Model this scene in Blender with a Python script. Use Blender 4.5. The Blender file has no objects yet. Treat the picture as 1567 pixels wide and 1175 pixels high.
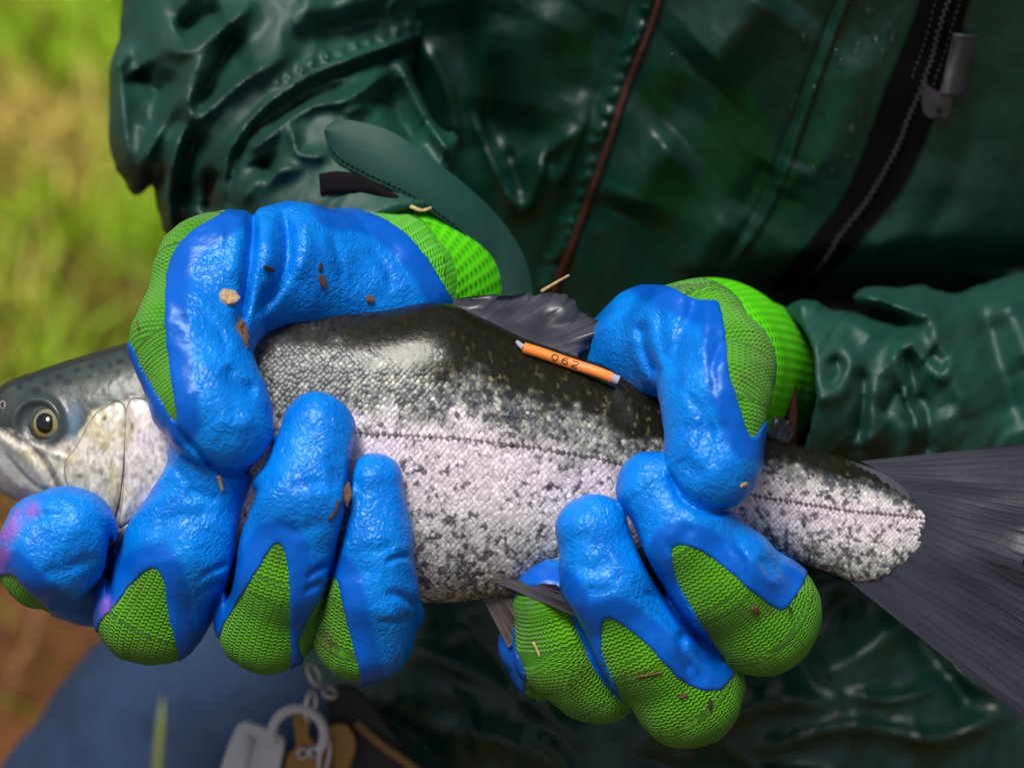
import bpy, math, random
import numpy as np
from mathutils import Vector, Matrix
from mathutils.bvhtree import BVHTree

random.seed(7)
RNG = np.random.default_rng(11)
SC = bpy.context.scene
COL = SC.collection

# ------------------------------------------------------------------ frame of reference
# Everything is laid out in a tilted working frame (x right, y up, z towards the viewer) whose
# unit is 0.2 mm; the frame leans back 35 degrees because the viewer looks down at kneeling lap.
S = 0.0002
DV = 0.8 / S                      # viewer distance in units
CX, CY = 783.5, 587.5
PITCH = math.radians(35)
O = np.array([0.0, 0.0, 0.56])
AX = np.array([1.0, 0, 0]); AY = np.array([0, math.sin(PITCH), math.cos(PITCH)]); AZ = np.array([0, -math.cos(PITCH), math.sin(PITCH)])
ROT = np.stack([AX, AY, AZ], 1)

# ------------------------------------------------------------------ camera
cam = bpy.data.cameras.new('camera')
cam.sensor_width = 36.0
cam.lens = 36.0 * 0.8 / (1567 * S)
cam.clip_start = 0.01; cam.clip_end = 500
cam.dof.use_dof = True
cam.dof.focus_distance = 0.8 - 0.018
cam.dof.aperture_fstop = 6.5
camo = bpy.data.objects.new('camera', cam); COL.objects.link(camo)
camo.location = O + ROT @ np.array([0, 0, 0.8])
camo.rotation_euler = (math.pi / 2 - PITCH, 0, 0)
SC.camera = camo

# ------------------------------------------------------------------ world, sun, exposure
SUN_EL, SUN_AZ = math.radians(74), math.radians(225)      # azimuth measured from +Y, clockwise
w = bpy.data.worlds.new('World'); SC.world = w; w.use_nodes = True
nt = w.node_tree; nt.nodes.clear()
sky = nt.nodes.new('ShaderNodeTexSky'); sky.sky_type = 'NISHITA'; sky.sun_disc = False
sky.sun_elevation = SUN_EL; sky.sun_rotation = SUN_AZ; sky.air_density = 1.0; sky.dust_density = 3.0
hs = nt.nodes.new('ShaderNodeHueSaturation'); hs.inputs['Saturation'].default_value = 0.45
bg = nt.nodes.new('ShaderNodeBackground'); bg.inputs['Strength'].default_value = 0.056
wo = nt.nodes.new('ShaderNodeOutputWorld')
nt.links.new(sky.outputs[0], hs.inputs['Color']); nt.links.new(hs.outputs[0], bg.inputs[0]); nt.links.new(bg.outputs[0], wo.inputs[0])
sl = bpy.data.lights.new('sun', 'SUN'); sl.energy = 3.0; sl.angle = math.radians(24); sl.color = (1.0, 0.97, 0.92)
so = bpy.data.objects.new('sun', sl); COL.objects.link(so)
sd = Vector((math.sin(SUN_AZ) * math.cos(SUN_EL), math.cos(SUN_AZ) * math.cos(SUN_EL), math.sin(SUN_EL)))
so.rotation_euler = sd.to_track_quat('Z', 'Y').to_euler()
SC.view_settings.view_transform = 'Standard'; SC.view_settings.look = 'None'
SC.view_settings.gamma = 1.0; SC.view_settings.use_curve_mapping = False
SC.view_settings.exposure = 0.42

# ------------------------------------------------------------------ helpers: coordinates
def P(px, py, z=0.0):
    t = (DV - z) / DV
    return np.array([(px - CX) * t, -(py - CY) * t, z])
def PA(a):
    a = np.asarray(a, float); t = (DV - a[:, 2]) / DV
    return np.stack([(a[:, 0] - CX) * t, -(a[:, 1] - CY) * t, a[:, 2]], 1)
def proj(v):
    t = (DV - v[..., 2]) / DV
    return v[..., 0] / t + CX, -v[..., 1] / t + CY
def W(v):
    return O + (np.asarray(v, float) * S) @ ROT.T

# ------------------------------------------------------------------ helpers: objects
ROOTLOC = {}
def thing(name, label, cat, at, group=None):
    o = bpy.data.objects.new(name, None); COL.objects.link(o)
    o.empty_display_size = 0.01; o.location = at
    o['label'] = label; o['category'] = cat
    if group: o['group'] = group
    ROOTLOC[o.name] = np.array(at, float)
    return o
def base_of(parent):
    while parent is not None and parent.parent is not None: parent = parent.parent
    return ROOTLOC.get(parent.name, np.zeros(3)) if parent is not None else np.zeros(3)
def mobj(name, v, f, mat, parent=None, attrs=None, smooth=True, kind=None, label=None, world=False, sharp=None, at=None):
    v = np.asarray(v, float)
    if not world: v = W(v)
    if parent is not None: b = base_of(parent)
    else: b = np.array(at, float) if at is not None else np.zeros(3)
    v = v - b
    me = bpy.data.meshes.new(name)
    if isinstance(f, np.ndarray): fl = [f]
    elif len(f) and isinstance(f[0], np.ndarray): fl = f
    else: fl = None
    if fl is not None:
        loops = np.concatenate([x.ravel() for x in fl]).astype(np.int32)
        tot = np.concatenate([np.full(len(x), x.shape[1]) for x in fl]).astype(np.int32)
    else:
        loops = np.array([i for q in f for i in q], np.int32); tot = np.array([len(q) for q in f], np.int32)
    me.vertices.add(len(v)); me.vertices.foreach_set('co', v.astype(np.float32).ravel())
    me.loops.add(len(loops)); me.loops.foreach_set('vertex_index', loops)
    me.polygons.add(len(tot))
    me.polygons.foreach_set('loop_start', np.concatenate([[0], np.cumsum(tot)[:-1]]).astype(np.int32))
    me.update(calc_edges=True); me.validate()
    me.polygons.foreach_set('use_smooth', np.full(len(me.polygons), bool(smooth)))
    if attrs:
        for k, a in attrs.items():
            a = np.asarray(a, np.float32)
            if a.ndim == 1:
                at_ = me.attributes.new(k, 'FLOAT', 'POINT'); at_.data.foreach_set('value', a)
            elif a.shape[1] == 3:
                at_ = me.attributes.new(k, 'FLOAT_VECTOR', 'POINT'); at_.data.foreach_set('vector', a.ravel())
            else:
                at_ = me.attributes.new(k, 'FLOAT_COLOR', 'POINT'); at_.data.foreach_set('color', a.ravel())
    if sharp: me.set_sharp_from_angle(angle=math.radians(sharp))
    if mat: me.materials.append(mat)
    o = bpy.data.objects.new(name, me); COL.objects.link(o)
    if parent is not None: o.parent = parent
    elif at is not None: o.location = at
    if kind: o['kind'] = kind
    if label: o['label'] = label
    return o
def tag(o, label, cat, group=None):
    o['label'] = label; o['category'] = cat
    if group: o['group'] = group
    return o

# ------------------------------------------------------------------ helpers: noise and 2-D maps
def vnoise(x, y, seed=0):
    r = np.random.default_rng(seed).random((256, 256)).astype(np.float32)
    xi = np.floor(x).astype(int); yi = np.floor(y).astype(int)
    fx = x - xi; fy = y - yi
    fx = fx * fx * (3 - 2 * fx); fy = fy * fy * (3 - 2 * fy)
    a = r[xi & 255, yi & 255]; b = r[(xi + 1) & 255, yi & 255]; c = r[xi & 255, (yi + 1) & 255]; d = r[(xi + 1) & 255, (yi + 1) & 255]
    return (a * (1 - fx) + b * fx) * (1 - fy) + (c * (1 - fx) + d * fx) * fy
def fbm(x, y, seed=0, n=4):
    s = 0; a = 0.5; t = 0
    for i in range(n):
        s = s + a * vnoise(x * 2 ** i + 17.3 * i, y * 2 ** i + 9.1 * i, seed + i); t += a; a *= 0.5
    return s / t
def sstep(a, b, x):
    t = np.clip((x - a) / (b - a), 0, 1); return t * t * (3 - 2 * t)
def spline(pts, n=8, closed=False):
    p = np.asarray(pts, float)
    if closed: p = np.concatenate([p[-1:], p, p[:2]])
    else: p = np.concatenate([2 * p[:1] - p[1:2], p, 2 * p[-1:] - p[-2:-1]])
    out = []
    for i in range(1, len(p) - 2):
        for k in range(n):
            t = k / n
            out.append(0.5 * ((2 * p[i]) + (-p[i - 1] + p[i + 1]) * t + (2 * p[i - 1] - 5 * p[i] + 4 * p[i + 1] - p[i + 2]) * t * t + (-p[i - 1] + 3 * p[i] - 3 * p[i + 1] + p[i + 2]) * t ** 3))
    if not closed: out.append(p[-2])
    return np.array(out)
MX0, MY0, MST, MNX, MNY = -600, -600, 2.0, 1400, 1200
GXX, GYY = np.meshgrid(MX0 + MST * np.arange(MNX), MY0 + MST * np.arange(MNY), indexing='ij')
class Map:
    crisp = False
    def __init__(s, fill=0.0): s.a = np.full((MNX, MNY), fill, np.float32)
    def line(s, pts, wd, amp, smooth=True, taper=True, mode='add', wd2=None):
        """a rounded ridge (amp > 0) or groove (amp < 0) along a curve; wd2 = width on the far side"""
        p = spline(pts, 6) if smooth and len(pts) > 2 else np.asarray(pts, float)
        m = 3.2 * max(wd, wd2 or 0)
        i0 = max(0, int((p[:, 0].min() - m - MX0) / MST)); i1 = min(MNX, int((p[:, 0].max() + m - MX0) / MST) + 1)
        j0 = max(0, int((p[:, 1].min() - m - MY0) / MST)); j1 = min(MNY, int((p[:, 1].max() + m - MY0) / MST) + 1)
        if i1 <= i0 or j1 <= j0: return s
        X = GXX[i0:i1, j0:j1]; Y = GYY[i0:i1, j0:j1]
        best = np.full(X.shape, 1e9); tt = np.zeros(X.shape); sd = np.zeros(X.shape)
        L = np.concatenate([[0], np.cumsum(np.hypot(*np.diff(p, axis=0).T))])
        for k in range(len(p) - 1):
            d = p[k + 1] - p[k]; l2 = max(d @ d, 1e-9)
            h = np.clip(((X - p[k, 0]) * d[0] + (Y - p[k, 1]) * d[1]) / l2, 0, 1)
            ex = X - p[k, 0] - h * d[0]; ey = Y - p[k, 1] - h * d[1]
            q = ex * ex + ey * ey; m_ = q < best
            best = np.where(m_, q, best); tt = np.where(m_, (L[k] + h * (L[k + 1] - L[k])) / L[-1], tt)
            sd = np.where(m_, d[0] * ey - d[1] * ex, sd)
        ww = wd if wd2 is None else np.where(sd > 0, wd2, wd)
        g = amp * np.exp(-best / ww ** 2) if not s.crisp else amp * np.exp(-(np.sqrt(best + (0.42 * ww) ** 2) - 0.42 * ww) / (0.66 * ww))
        if taper: g = g * np.clip(np.sin(np.pi * np.clip(tt, 0.0, 1)) * 1.6 + 0.12, 0, 1)
        s.a[i0:i1, j0:j1] += g.astype(np.float32)
        return s
    def poly(s, pts, smooth=True, margin=140, n=6):
        """signed distance, positive inside, kept as the maximum"""
        p = spline(pts, n, True) if smooth else np.asarray(pts, float)
        i0 = max(0, int((p[:, 0].min() - margin - MX0) / MST)); i1 = min(MNX, int((p[:, 0].max() + margin - MX0) / MST) + 1)
        j0 = max(0, int((p[:, 1].min() - margin - MY0) / MST)); j1 = min(MNY, int((p[:, 1].max() + margin - MY0) / MST) + 1)
        X = GXX[i0:i1, j0:j1]; Y = GYY[i0:i1, j0:j1]
        best = np.full(X.shape, 1e9); ins = np.zeros(X.shape, bool)
        for k in range(len(p)):
            a = p[k]; b = p[(k + 1) % len(p)]; d = b - a; l2 = max(d @ d, 1e-9)
            h = np.clip(((X - a[0]) * d[0] + (Y - a[1]) * d[1]) / l2, 0, 1)
            best = np.minimum(best, (X - a[0] - h * d[0]) ** 2 + (Y - a[1] - h * d[1]) ** 2)
            if abs(d[1]) > 1e-9:
                c = ((a[1] > Y) != (b[1] > Y)) & (X < (b[0] - a[0]) * (Y - a[1]) / d[1] + a[0]); ins ^= c
        v = np.where(ins, 1, -1) * np.sqrt(best)
        s.a[i0:i1, j0:j1] = np.maximum(s.a[i0:i1, j0:j1], v.astype(np.float32)); return s
    def at(s, px, py):
        x = np.clip((px - MX0) / MST, 0, MNX - 1.001); y = np.clip((py - MY0) / MST, 0, MNY - 1.001)
        xi = x.astype(np.int32); yi = y.astype(np.int32); fx = x - xi; fy = y - yi
        return (s.a[xi, yi] * (1 - fx) + s.a[xi + 1, yi] * fx) * (1 - fy) + (s.a[xi, yi + 1] * (1 - fx) + s.a[xi + 1, yi + 1] * fx) * fy

# ------------------------------------------------------------------ helpers: rounded solids from distance fields
def smin(a, b, k):
    if k <= 0: return np.minimum(a, b)
    h = np.maximum(k - np.abs(a - b), 0) / k
    return np.minimum(a, b) - h * h * k * 0.25
class Field:
    def __init__(s, lo, hi, h):
        s.lo = np.array(lo, float); s.h = h
        s.n = np.ceil((np.array(hi) - s.lo) / h).astype(int) + 1
        s.ax = [(s.lo[i] + h * np.arange(s.n[i])).astype(np.float32) for i in range(3)]
        s.d = np.full(tuple(s.n), 90.0, np.float32)
    def sl(s, lo, hi):
        a = np.clip(((np.array(lo) - s.lo) / s.h).astype(int), 0, s.n); b = np.clip(((np.array(hi) - s.lo) / s.h).astype(int) + 2, 0, s.n)
        return tuple(slice(x, y) for x, y in zip(a, b))
    def chain(s, c, k=8, kin=24, m=80):
        """c: rows (x, y, z, r) in frame units, joined as round cones"""
        c = np.asarray(c, float); r = c[:, 3:4]
        sl = s.sl((c[:, :3] - r).min(0) - m, (c[:, :3] + r).max(0) + m)
        x = s.ax[0][sl[0]][:, None, None]; y = s.ax[1][sl[1]][None, :, None]; z = s.ax[2][sl[2]][None, None, :]
        out = None
        for i in range(len(c) - 1):
            d = cone(x, y, z, c[i], c[i + 1]); out = d if out is None else smin(out, d, kin)
        s.d[sl] = smin(s.d[sl], out, k)
    def pxy(s):
        x = s.ax[0][:, None, None]; y = s.ax[1][None, :, None]; z = s.ax[2][None, None, :]
        t = (DV - z) / DV
        return x / t + CX, -y / t + CY
def cone(x, y, z, a, b):
    ba = (b[:3] - a[:3]).astype(np.float32); l2 = np.float32(max(ba @ ba, 1e-6)); a3 = a[:3].astype(np.float32)
    px, py, pz = x - a3[0], y - a3[1], z - a3[2]
    h = np.clip((px * ba[0] + py * ba[1] + pz * ba[2]) / l2, 0, 1)
    return np.sqrt((px - h * ba[0]) ** 2 + (py - h * ba[1]) ** 2 + (pz - h * ba[2]) ** 2) - (np.float32(a[3]) + h * np.float32(b[3] - a[3]))
def C(rows):
    """rows (px, py, z, r) as seen from the viewer -> frame units"""
    a = np.asarray(rows, float); v = PA(a[:, :3]); t = (DV - a[:, 2]) / DV
    return np.concatenate([v, (a[:, 3] * t)[:, None]], 1)
def nets(F, lo, h):
    s = F < 0; n = np.array(F.shape) - 1
    c = np.zeros(tuple(n), np.int8)
    cor = [(i, j, k) for i in (0, 1) for j in (0, 1) for k in (0, 1)]
    for i, j, k in cor: c += s[i:n[0] + i, j:n[1] + j, k:n[2] + k]
    act = np.argwhere((c > 0) & (c < 8))
    idx = np.full(tuple(n), -1, np.int32); idx[tuple(act.T)] = np.arange(len(act))
    vals = np.stack([F[act[:, 0] + i, act[:, 1] + j, act[:, 2] + k] for i, j, k in cor], 1).astype(np.float64)
    acc = np.zeros((len(act), 3)); cnt = np.zeros(len(act)); ca = np.array(cor, float)
    for a in range(8):
        for b in range(a + 1, 8):
            if np.abs(ca[a] - ca[b]).sum() != 1: continue
            va, vb = vals[:, a], vals[:, b]; m = (va < 0) != (vb < 0)
            t = np.where(m, va / np.where(np.abs(va - vb) < 1e-9, 1, va - vb), 0)
            acc += np.where(m[:, None], ca[a] + t[:, None] * (ca[b] - ca[a]), 0); cnt += m
    v = np.asarray(lo) + h * (act + acc / cnt[:, None])
    Q = []
    for ax in range(3):
        u, w_ = [(1, 2), (2, 0), (0, 1)][ax]
        sa = [slice(1, -1)] * 3; sa[ax] = slice(0, -1); sb = list(sa); sb[ax] = slice(1, None)
        A = s[tuple(sa)]; B = s[tuple(sb)]
        for flip, m in ((0, A & ~B), (1, ~A & B)):
            e = np.argwhere(m)
            if not len(e): continue
            e = e + 1; e[:, ax] -= 1
            def g(du, dw):
                q = e.copy(); q[:, u] += du; q[:, w_] += dw; return idx[q[:, 0], q[:, 1], q[:, 2]]
            q = np.stack([g(-1, -1), g(0, -1), g(0, 0), g(-1, 0)], 1)
            Q.append(q[:, ::-1] if flip else q)
    f = np.concatenate(Q); f = f[(f >= 0).all(1)]
    return v, f
def compact(v, f, *attrs):
    u = np.unique(f); m = np.full(len(v), -1, np.int64); m[u] = np.arange(len(u))
    return (v[u], m[f]) + tuple(a[u] for a in attrs)
def tube(path, rad, n=8, flat=None, cap=True):
    """swept tube along a path (frame units); rad scalar or per point"""
    p = np.asarray(path, float); r = np.broadcast_to(np.asarray(rad, float), (len(p),))
    t = np.gradient(p, axis=0); t /= np.linalg.norm(t, axis=1)[:, None] + 1e-9
    up = np.array([0.0, 0.0, 1.0]) if abs(t[0, 2]) < 0.9 else np.array([0.0, 1.0, 0.0])
    v = []
    for i in range(len(p)):
        a = np.cross(t[i], up); a /= np.linalg.norm(a) + 1e-9; b = np.cross(a, t[i]); up = b
        th = np.linspace(0, 2 * np.pi, n, endpoint=False)
        v.append(p[i] + r[i] * (np.cos(th)[:, None] * a + (flat or 1.0) * np.sin(th)[:, None] * b))
    v = np.concatenate(v); f = []
    for i in range(len(p) - 1):
        for k in range(n):
            f.append((i * n + k, i * n + (k + 1) % n, (i + 1) * n + (k + 1) % n, (i + 1) * n + k))
    if cap: f.append(tuple(range(n - 1, -1, -1))); f.append(tuple((len(p) - 1) * n + k for k in range(n)))
    return v, f
def merge(parts):
    V, F, o = [], [], 0
    for v, f in parts:
        V.append(v); F += [tuple(int(i) + o for i in q) for q in f]; o += len(v)
    return np.concatenate(V), F

# ------------------------------------------------------------------ materials
def mat(name, rgb=(0.5, 0.5, 0.5), rough=0.5, spec=0.5, metal=0.0, coat=0.0, coat_rough=0.1):
    m = bpy.data.materials.new(name); m.use_nodes = True
    b = m.node_tree.nodes['Principled BSDF']
    b.inputs['Base Color'].default_value = (*rgb, 1); b.inputs['Roughness'].default_value = rough
    b.inputs['Specular IOR Level'].default_value = spec; b.inputs['Metallic'].default_value = metal
    b.inputs['Coat Weight'].default_value = coat; b.inputs['Coat Roughness'].default_value = coat_rough
    return m
class NT:
    def __init__(s, m): s.m = m; s.t = m.node_tree; s.b = s.t.nodes['Principled BSDF']
    def n(s, typ, **kw):
        x = s.t.nodes.new(typ)
        for k, v in kw.items(): setattr(x, k, v)
        return x
    def l(s, a, b): s.t.links.new(a, b)
    def attr(s, name): return s.n('ShaderNodeAttribute', attribute_name=name)
    def coord(s): return s.n('ShaderNodeTexCoord').outputs['Object']
    def math(s, op, a, b=None, c=None):
        x = s.n('ShaderNodeMath', operation=op)
        for i, v in enumerate((a, b, c)):
            if v is None: continue
            if isinstance(v, (int, float)): x.inputs[i].default_value = v
            else: s.l(v, x.inputs[i])
        return x.outputs[0]
    def noise(s, scale, detail=3, rough=0.5, dist=0.0, typ='FBM', vec=None):
        x = s.n('ShaderNodeTexNoise'); x.noise_type = typ
        x.inputs['Scale'].default_value = scale; x.inputs['Detail'].default_value = detail
        x.inputs['Roughness'].default_value = rough; x.inputs['Distortion'].default_value = dist
        s.l(vec if vec is not None else s.coord(), x.inputs['Vector']); return x.outputs[0]
    def ramp(s, fac, stops):
        x = s.n('ShaderNodeValToRGB'); e = x.color_ramp.elements
        while len(e) < len(stops): e.new(0.5)
        for k, (p, c) in enumerate(stops):
            e[k].position = p; e[k].color = (*c, 1) if len(c) == 3 else c
        s.l(fac, x.inputs[0]); return x.outputs[0]
    def mix(s, fac, a, b, blend='MIX'):
        x = s.n('ShaderNodeMix', data_type='RGBA', blend_type=blend)
        for sock, v in ((x.inputs[0], fac), (x.inputs[6], a), (x.inputs[7], b)):
            if isinstance(v, (int, float)): sock.default_value = v
            elif isinstance(v, tuple): sock.default_value = (*v, 1)
            else: s.l(v, sock)
        return x.outputs[2]
    def bump(s, h, strength=1.0, dist=0.001, normal=None):
        x = s.n('ShaderNodeBump'); x.inputs['Distance'].default_value = dist
        if isinstance(strength, (int, float)): x.inputs['Strength'].default_value = strength
        else: s.l(strength, x.inputs['Strength'])
        s.l(h, x.inputs['Height'])
        if normal is not None: s.l(normal, x.inputs['Normal'])
        return x.outputs[0]
    def set(s, sock, v): s.l(v, s.b.inputs[sock])

def latex_mat():
    m = mat('blue_latex', rough=0.36, spec=0.42); g = NT(m)
    n1 = g.noise(90, 3); n2 = g.noise(700, 3)
    foam = g.ramp(n1, [(0.3, (0.0005, 0.150, 0.62)), (0.7, (0.001, 0.225, 0.78))])
    base = g.mix(g.attr('crinkle').outputs['Fac'], (0.0004, 0.092, 0.50), foam)
    col = g.mix(g.attr('pink').outputs['Fac'], base, (0.42, 0.07, 0.42))
    col = g.mix(g.attr('dirt').outputs['Fac'], col, (0.06, 0.04, 0.02))
    sm = g.n('ShaderNodeMapRange'); sm.inputs[1].default_value = 0.63; sm.inputs[2].default_value = 0.74; sm.inputs[4].default_value = 0.55; g.l(g.noise(150, 5, 0.65), sm.inputs[0])
    col = g.mix(sm.outputs[0], col, (0.012, 0.035, 0.09))
    g.set('Base Color', col)
    g.b.inputs['Specular Tint'].default_value = (0.55, 0.82, 1.0, 1)
    wv = g.n('ShaderNodeVectorMath', operation='MULTIPLY_ADD')
    nz = g.n('ShaderNodeTexNoise'); nz.inputs['Scale'].default_value = 330; nz.inputs['Detail'].default_value = 2; g.l(g.coord(), nz.inputs['Vector'])
    g.l(nz.outputs['Color'], wv.inputs[0]); wv.inputs[1].default_value = (0.0042,) * 3; g.l(g.coord(), wv.inputs[2])
    cr = g.noise(400, 1.0, 0.5, 0.0, vec=wv.outputs[0])
    rid = g.math('ABSOLUTE', g.math('SUBTRACT', cr, 0.5))
    rid = g.math('SUBTRACT', 1.0, g.math('MINIMUM', g.math('MULTIPLY', rid, 7.0), 1.0))
    st = g.math('MULTIPLY', g.attr('crinkle').outputs['Fac'], g.math('MULTIPLY', g.math('MINIMUM', g.math('MULTIPLY', g.noise(120, 2), 1.7), 1.0), 0.48))
    b1 = g.bump(rid, st, 0.0005)
    b2 = g.bump(n2, 0.22, 0.0006, b1)
    g.set('Normal', b2)
    rr = g.math('MULTIPLY_ADD', n1, 0.22, 0.22); g.set('Roughness', rr)
    return m
def knit_mat():
    m = mat('green_knit', rough=0.8, spec=0.12); g = NT(m)
    sep = g.n('ShaderNodeSeparateXYZ'); g.l(g.attr('knit').outputs['Vector'], sep.inputs[0])
    tri = g.math('PINGPONG', sep.outputs[1], 4.4)
    ph = g.math('ADD', g.math('MULTIPLY', sep.outputs[0], 1 / 6.3), g.math('MULTIPLY', tri, 0.10))
    h = g.math('MULTIPLY_ADD', g.math('SINE', g.math('MULTIPLY', ph, 6.2832)), 0.5, 0.5)
    cols = g.math('MULTIPLY_ADD', g.math('COSINE', g.math('MULTIPLY', sep.outputs[1], 6.2832 / 4.4)), 0.5, 0.5)
    hh = g.math('MULTIPLY_ADD', cols, 0.35, h)
    n = g.noise(60, 3)
    c = g.ramp(n, [(0.3, (0.062, 0.30, 0.001)), (0.7, (0.115, 0.44, 0.002))])
    c = g.mix(g.math('MULTIPLY_ADD', h, -0.5, 0.5), c, (0.025, 0.13, 0.0))
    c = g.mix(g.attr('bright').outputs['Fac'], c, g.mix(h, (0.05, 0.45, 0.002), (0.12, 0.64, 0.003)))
    dn = g.noise(220, 4, 0.6)
    dm = g.math('MULTIPLY', g.attr('dirt').outputs['Fac'], g.math('MULTIPLY', dn, 1.4))
    c = g.mix(dm, c, (0.07, 0.035, 0.008))
    g.set('Base Color', c); g.set('Normal', g.bump(hh, 0.9, 0.0007))
    g.b.inputs['Sheen Weight'].default_value = 0.15
    return m
def cuff_mat():
    m = mat('bright_green_rib', rough=0.75, spec=0.2); g = NT(m)
    sep = g.n('ShaderNodeSeparateXYZ'); g.l(g.attr('knit').outputs['Vector'], sep.inputs[0])
    a = g.math('MULTIPLY_ADD', g.math('SINE', g.math('MULTIPLY', sep.outputs[0], 6.2832 / 17.0)), 0.5, 0.5)
    b = g.math('MULTIPLY_ADD', g.math('SINE', g.math('MULTIPLY', sep.outputs[1], 6.2832 / 11.0)), 0.5, 0.5)
    h = g.math('MULTIPLY', a, b)
    c = g.mix(h, (0.10, 0.62, 0.003), (0.035, 0.45, 0.002))
    g.set('Base Color', c); g.set('Normal', g.bump(g.math('SUBTRACT', 1.0, h), 0.6, 0.0007))
    return m
def jacket_mat(name, rgb, rough, noise_amt=0.25):
    m = mat(name, rgb, rough, 0.5); g = NT(m)
    n = g.noise(14, 4, 0.6)
    c = g.ramp(n, [(0.3, tuple(x * 0.7 for x in rgb)), (0.7, tuple(x * 1.25 for x in rgb))])
    st = g.math('MULTIPLY', g.attr('stain').outputs['Fac'], 0.85)
    c = g.mix(st, c, (0.05, 0.022, 0.012)); g.set('Base Color', c)
    n2 = g.noise(24, 3, 0.55)
    rr = g.math('MULTIPLY_ADD', n2, noise_amt * 2, rough - noise_amt); g.set('Roughness', rr)
    f = g.noise(1500, 2, 0.6); f2 = g.noise(110, 3, 0.6)
    b = g.bump(f, 0.22, 0.0004); b = g.bump(f2, 0.25, 0.0012, b); g.set('Normal', b)
    return m
def vcol_mat(name, rough, spec=0.5, metal=0.0, coat=0.0, coat_rough=0.08, bump=None):
    m = mat(name, rough=rough, spec=spec, metal=metal, coat=coat, coat_rough=coat_rough); g = NT(m)
    g.set('Base Color', g.attr('col').outputs['Color'])
    if bump: g.set('Normal', g.bump(g.noise(bump[0], 3), bump[1], bump[2]))
    return m
M = {}
M['latex'] = latex_mat(); M['knit'] = knit_mat(); M['cuff'] = cuff_mat()
GREEN = (0.0022, 0.029, 0.019)
M['jacket'] = jacket_mat('wet_green_coat', GREEN, 0.36, 0.16)
M['sleeve'] = jacket_mat('wet_green_sleeve', (0.0042, 0.050, 0.035), 0.56, 0.12)
M['strap'] = jacket_mat('matte_green_strap', (0.004, 0.048, 0.036), 0.66, 0.06)
M['lining'] = mat('brown_lining', (0.06, 0.022, 0.014), 0.7, 0.2)
M['black_tape'] = mat('black_tape', (0.003, 0.0025, 0.0035), 0.7, 0.08)
M['piping'] = mat('brown_piping', (0.06, 0.014, 0.012), 0.45, 0.5)
M['velcro'] = mat('black_velcro', (0.008, 0.006, 0.008), 0.95, 0.1)
M['zip_metal'] = mat('zip_teeth', (0.028, 0.028, 0.032), 0.4, 0.4, 0.1)
M['grey_plastic'] = mat('grey_plastic', (0.04, 0.04, 0.05), 0.4)
M['drop'] = mat('water_drop', (0.9, 0.95, 0.95), 0.02, 0.5)
M['drop'].node_tree.nodes['Principled BSDF'].inputs['Transmission Weight'].default_value = 1.0
M['drop'].node_tree.nodes['Principled BSDF'].inputs['IOR'].default_value = 1.33
M['skin'] = vcol_mat('trout_skin', 0.22, 0.5, 0.0, 0.35, 0.08, (900, 0.12, 0.0004))
M['head'] = vcol_mat('trout_head', 0.38, 0.4, 0.0, 0.15, 0.12, (700, 0.12, 0.0004))
M['scale'] = scale_mat = vcol_mat('trout_scales', 0.34, 0.45, 0.1, 0.15, 0.12)
g = NT(M['scale']); g.set('Normal', g.bump(g.noise(420, 4, 0.65), 0.22, 0.0006)); db_ = g.attr('dark').outputs['Fac']; g.set('Specular IOR Level', g.math('MULTIPLY_ADD', db_, -0.06, 0.26)); g.set('Roughness', g.math('MULTIPLY_ADD', db_, -0.14, 0.34)); g.set('Coat Weight', g.math('MULTIPLY_ADD', db_, 0.16, 0.02))
M['fin'] = vcol_mat('trout_fin', 0.34, 0.4, 0.0, 0.08, 0.1, (420, 0.15, 0.0005))
M['iris'] = vcol_mat('trout_iris', 0.15, 0.6, 0.2, 0.8, 0.03)
M['pupil'] = mat('trout_pupil', (0.002, 0.002, 0.004), 0.05, 0.6, 0.0, 0.5, 0.02)
M['orange'] = mat('orange_plastic', (0.90, 0.25, 0.04), 0.4)
M['ink'] = mat('dark_ink', (0.03, 0.008, 0.004), 0.6)
M['clear'] = mat('clear_grey_tip', (0.38, 0.36, 0.48), 0.2)
M['straw'] = mat('pale_straw', (0.52, 0.36, 0.15), 0.6)
M['chip'] = mat('pale_wood_chip', (0.50, 0.34, 0.20), 0.7)
M['bark'] = mat('brown_bark', (0.13, 0.055, 0.022), 0.7)
M['dark_bark'] = mat('dark_bark', (0.035, 0.018, 0.010), 0.7)
for k_, sc_ in (('straw', 900), ('chip', 700), ('bark', 600), ('dark_bark', 600), ('orange', 500), ('velcro', 1500), ('black_tape', 800), ('lining', 700), ('piping', 600)):
    g = NT(M[k_]); c0 = tuple(g.b.inputs['Base Color'].default_value)[:3]; nn = g.noise(sc_, 4, 0.6)
    lo = 0.9 if k_ == 'orange' else 0.5
    g.set('Base Color', g.ramp(nn, [(0.3, tuple(x * lo for x in c0)), (0.7, tuple(min(1, x * (1.08 if k_ == 'orange' else 1.35)) for x in c0))])); g.set('Normal', g.bump(nn, 0.2 if k_ == 'orange' else 0.5, 0.0004))
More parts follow.
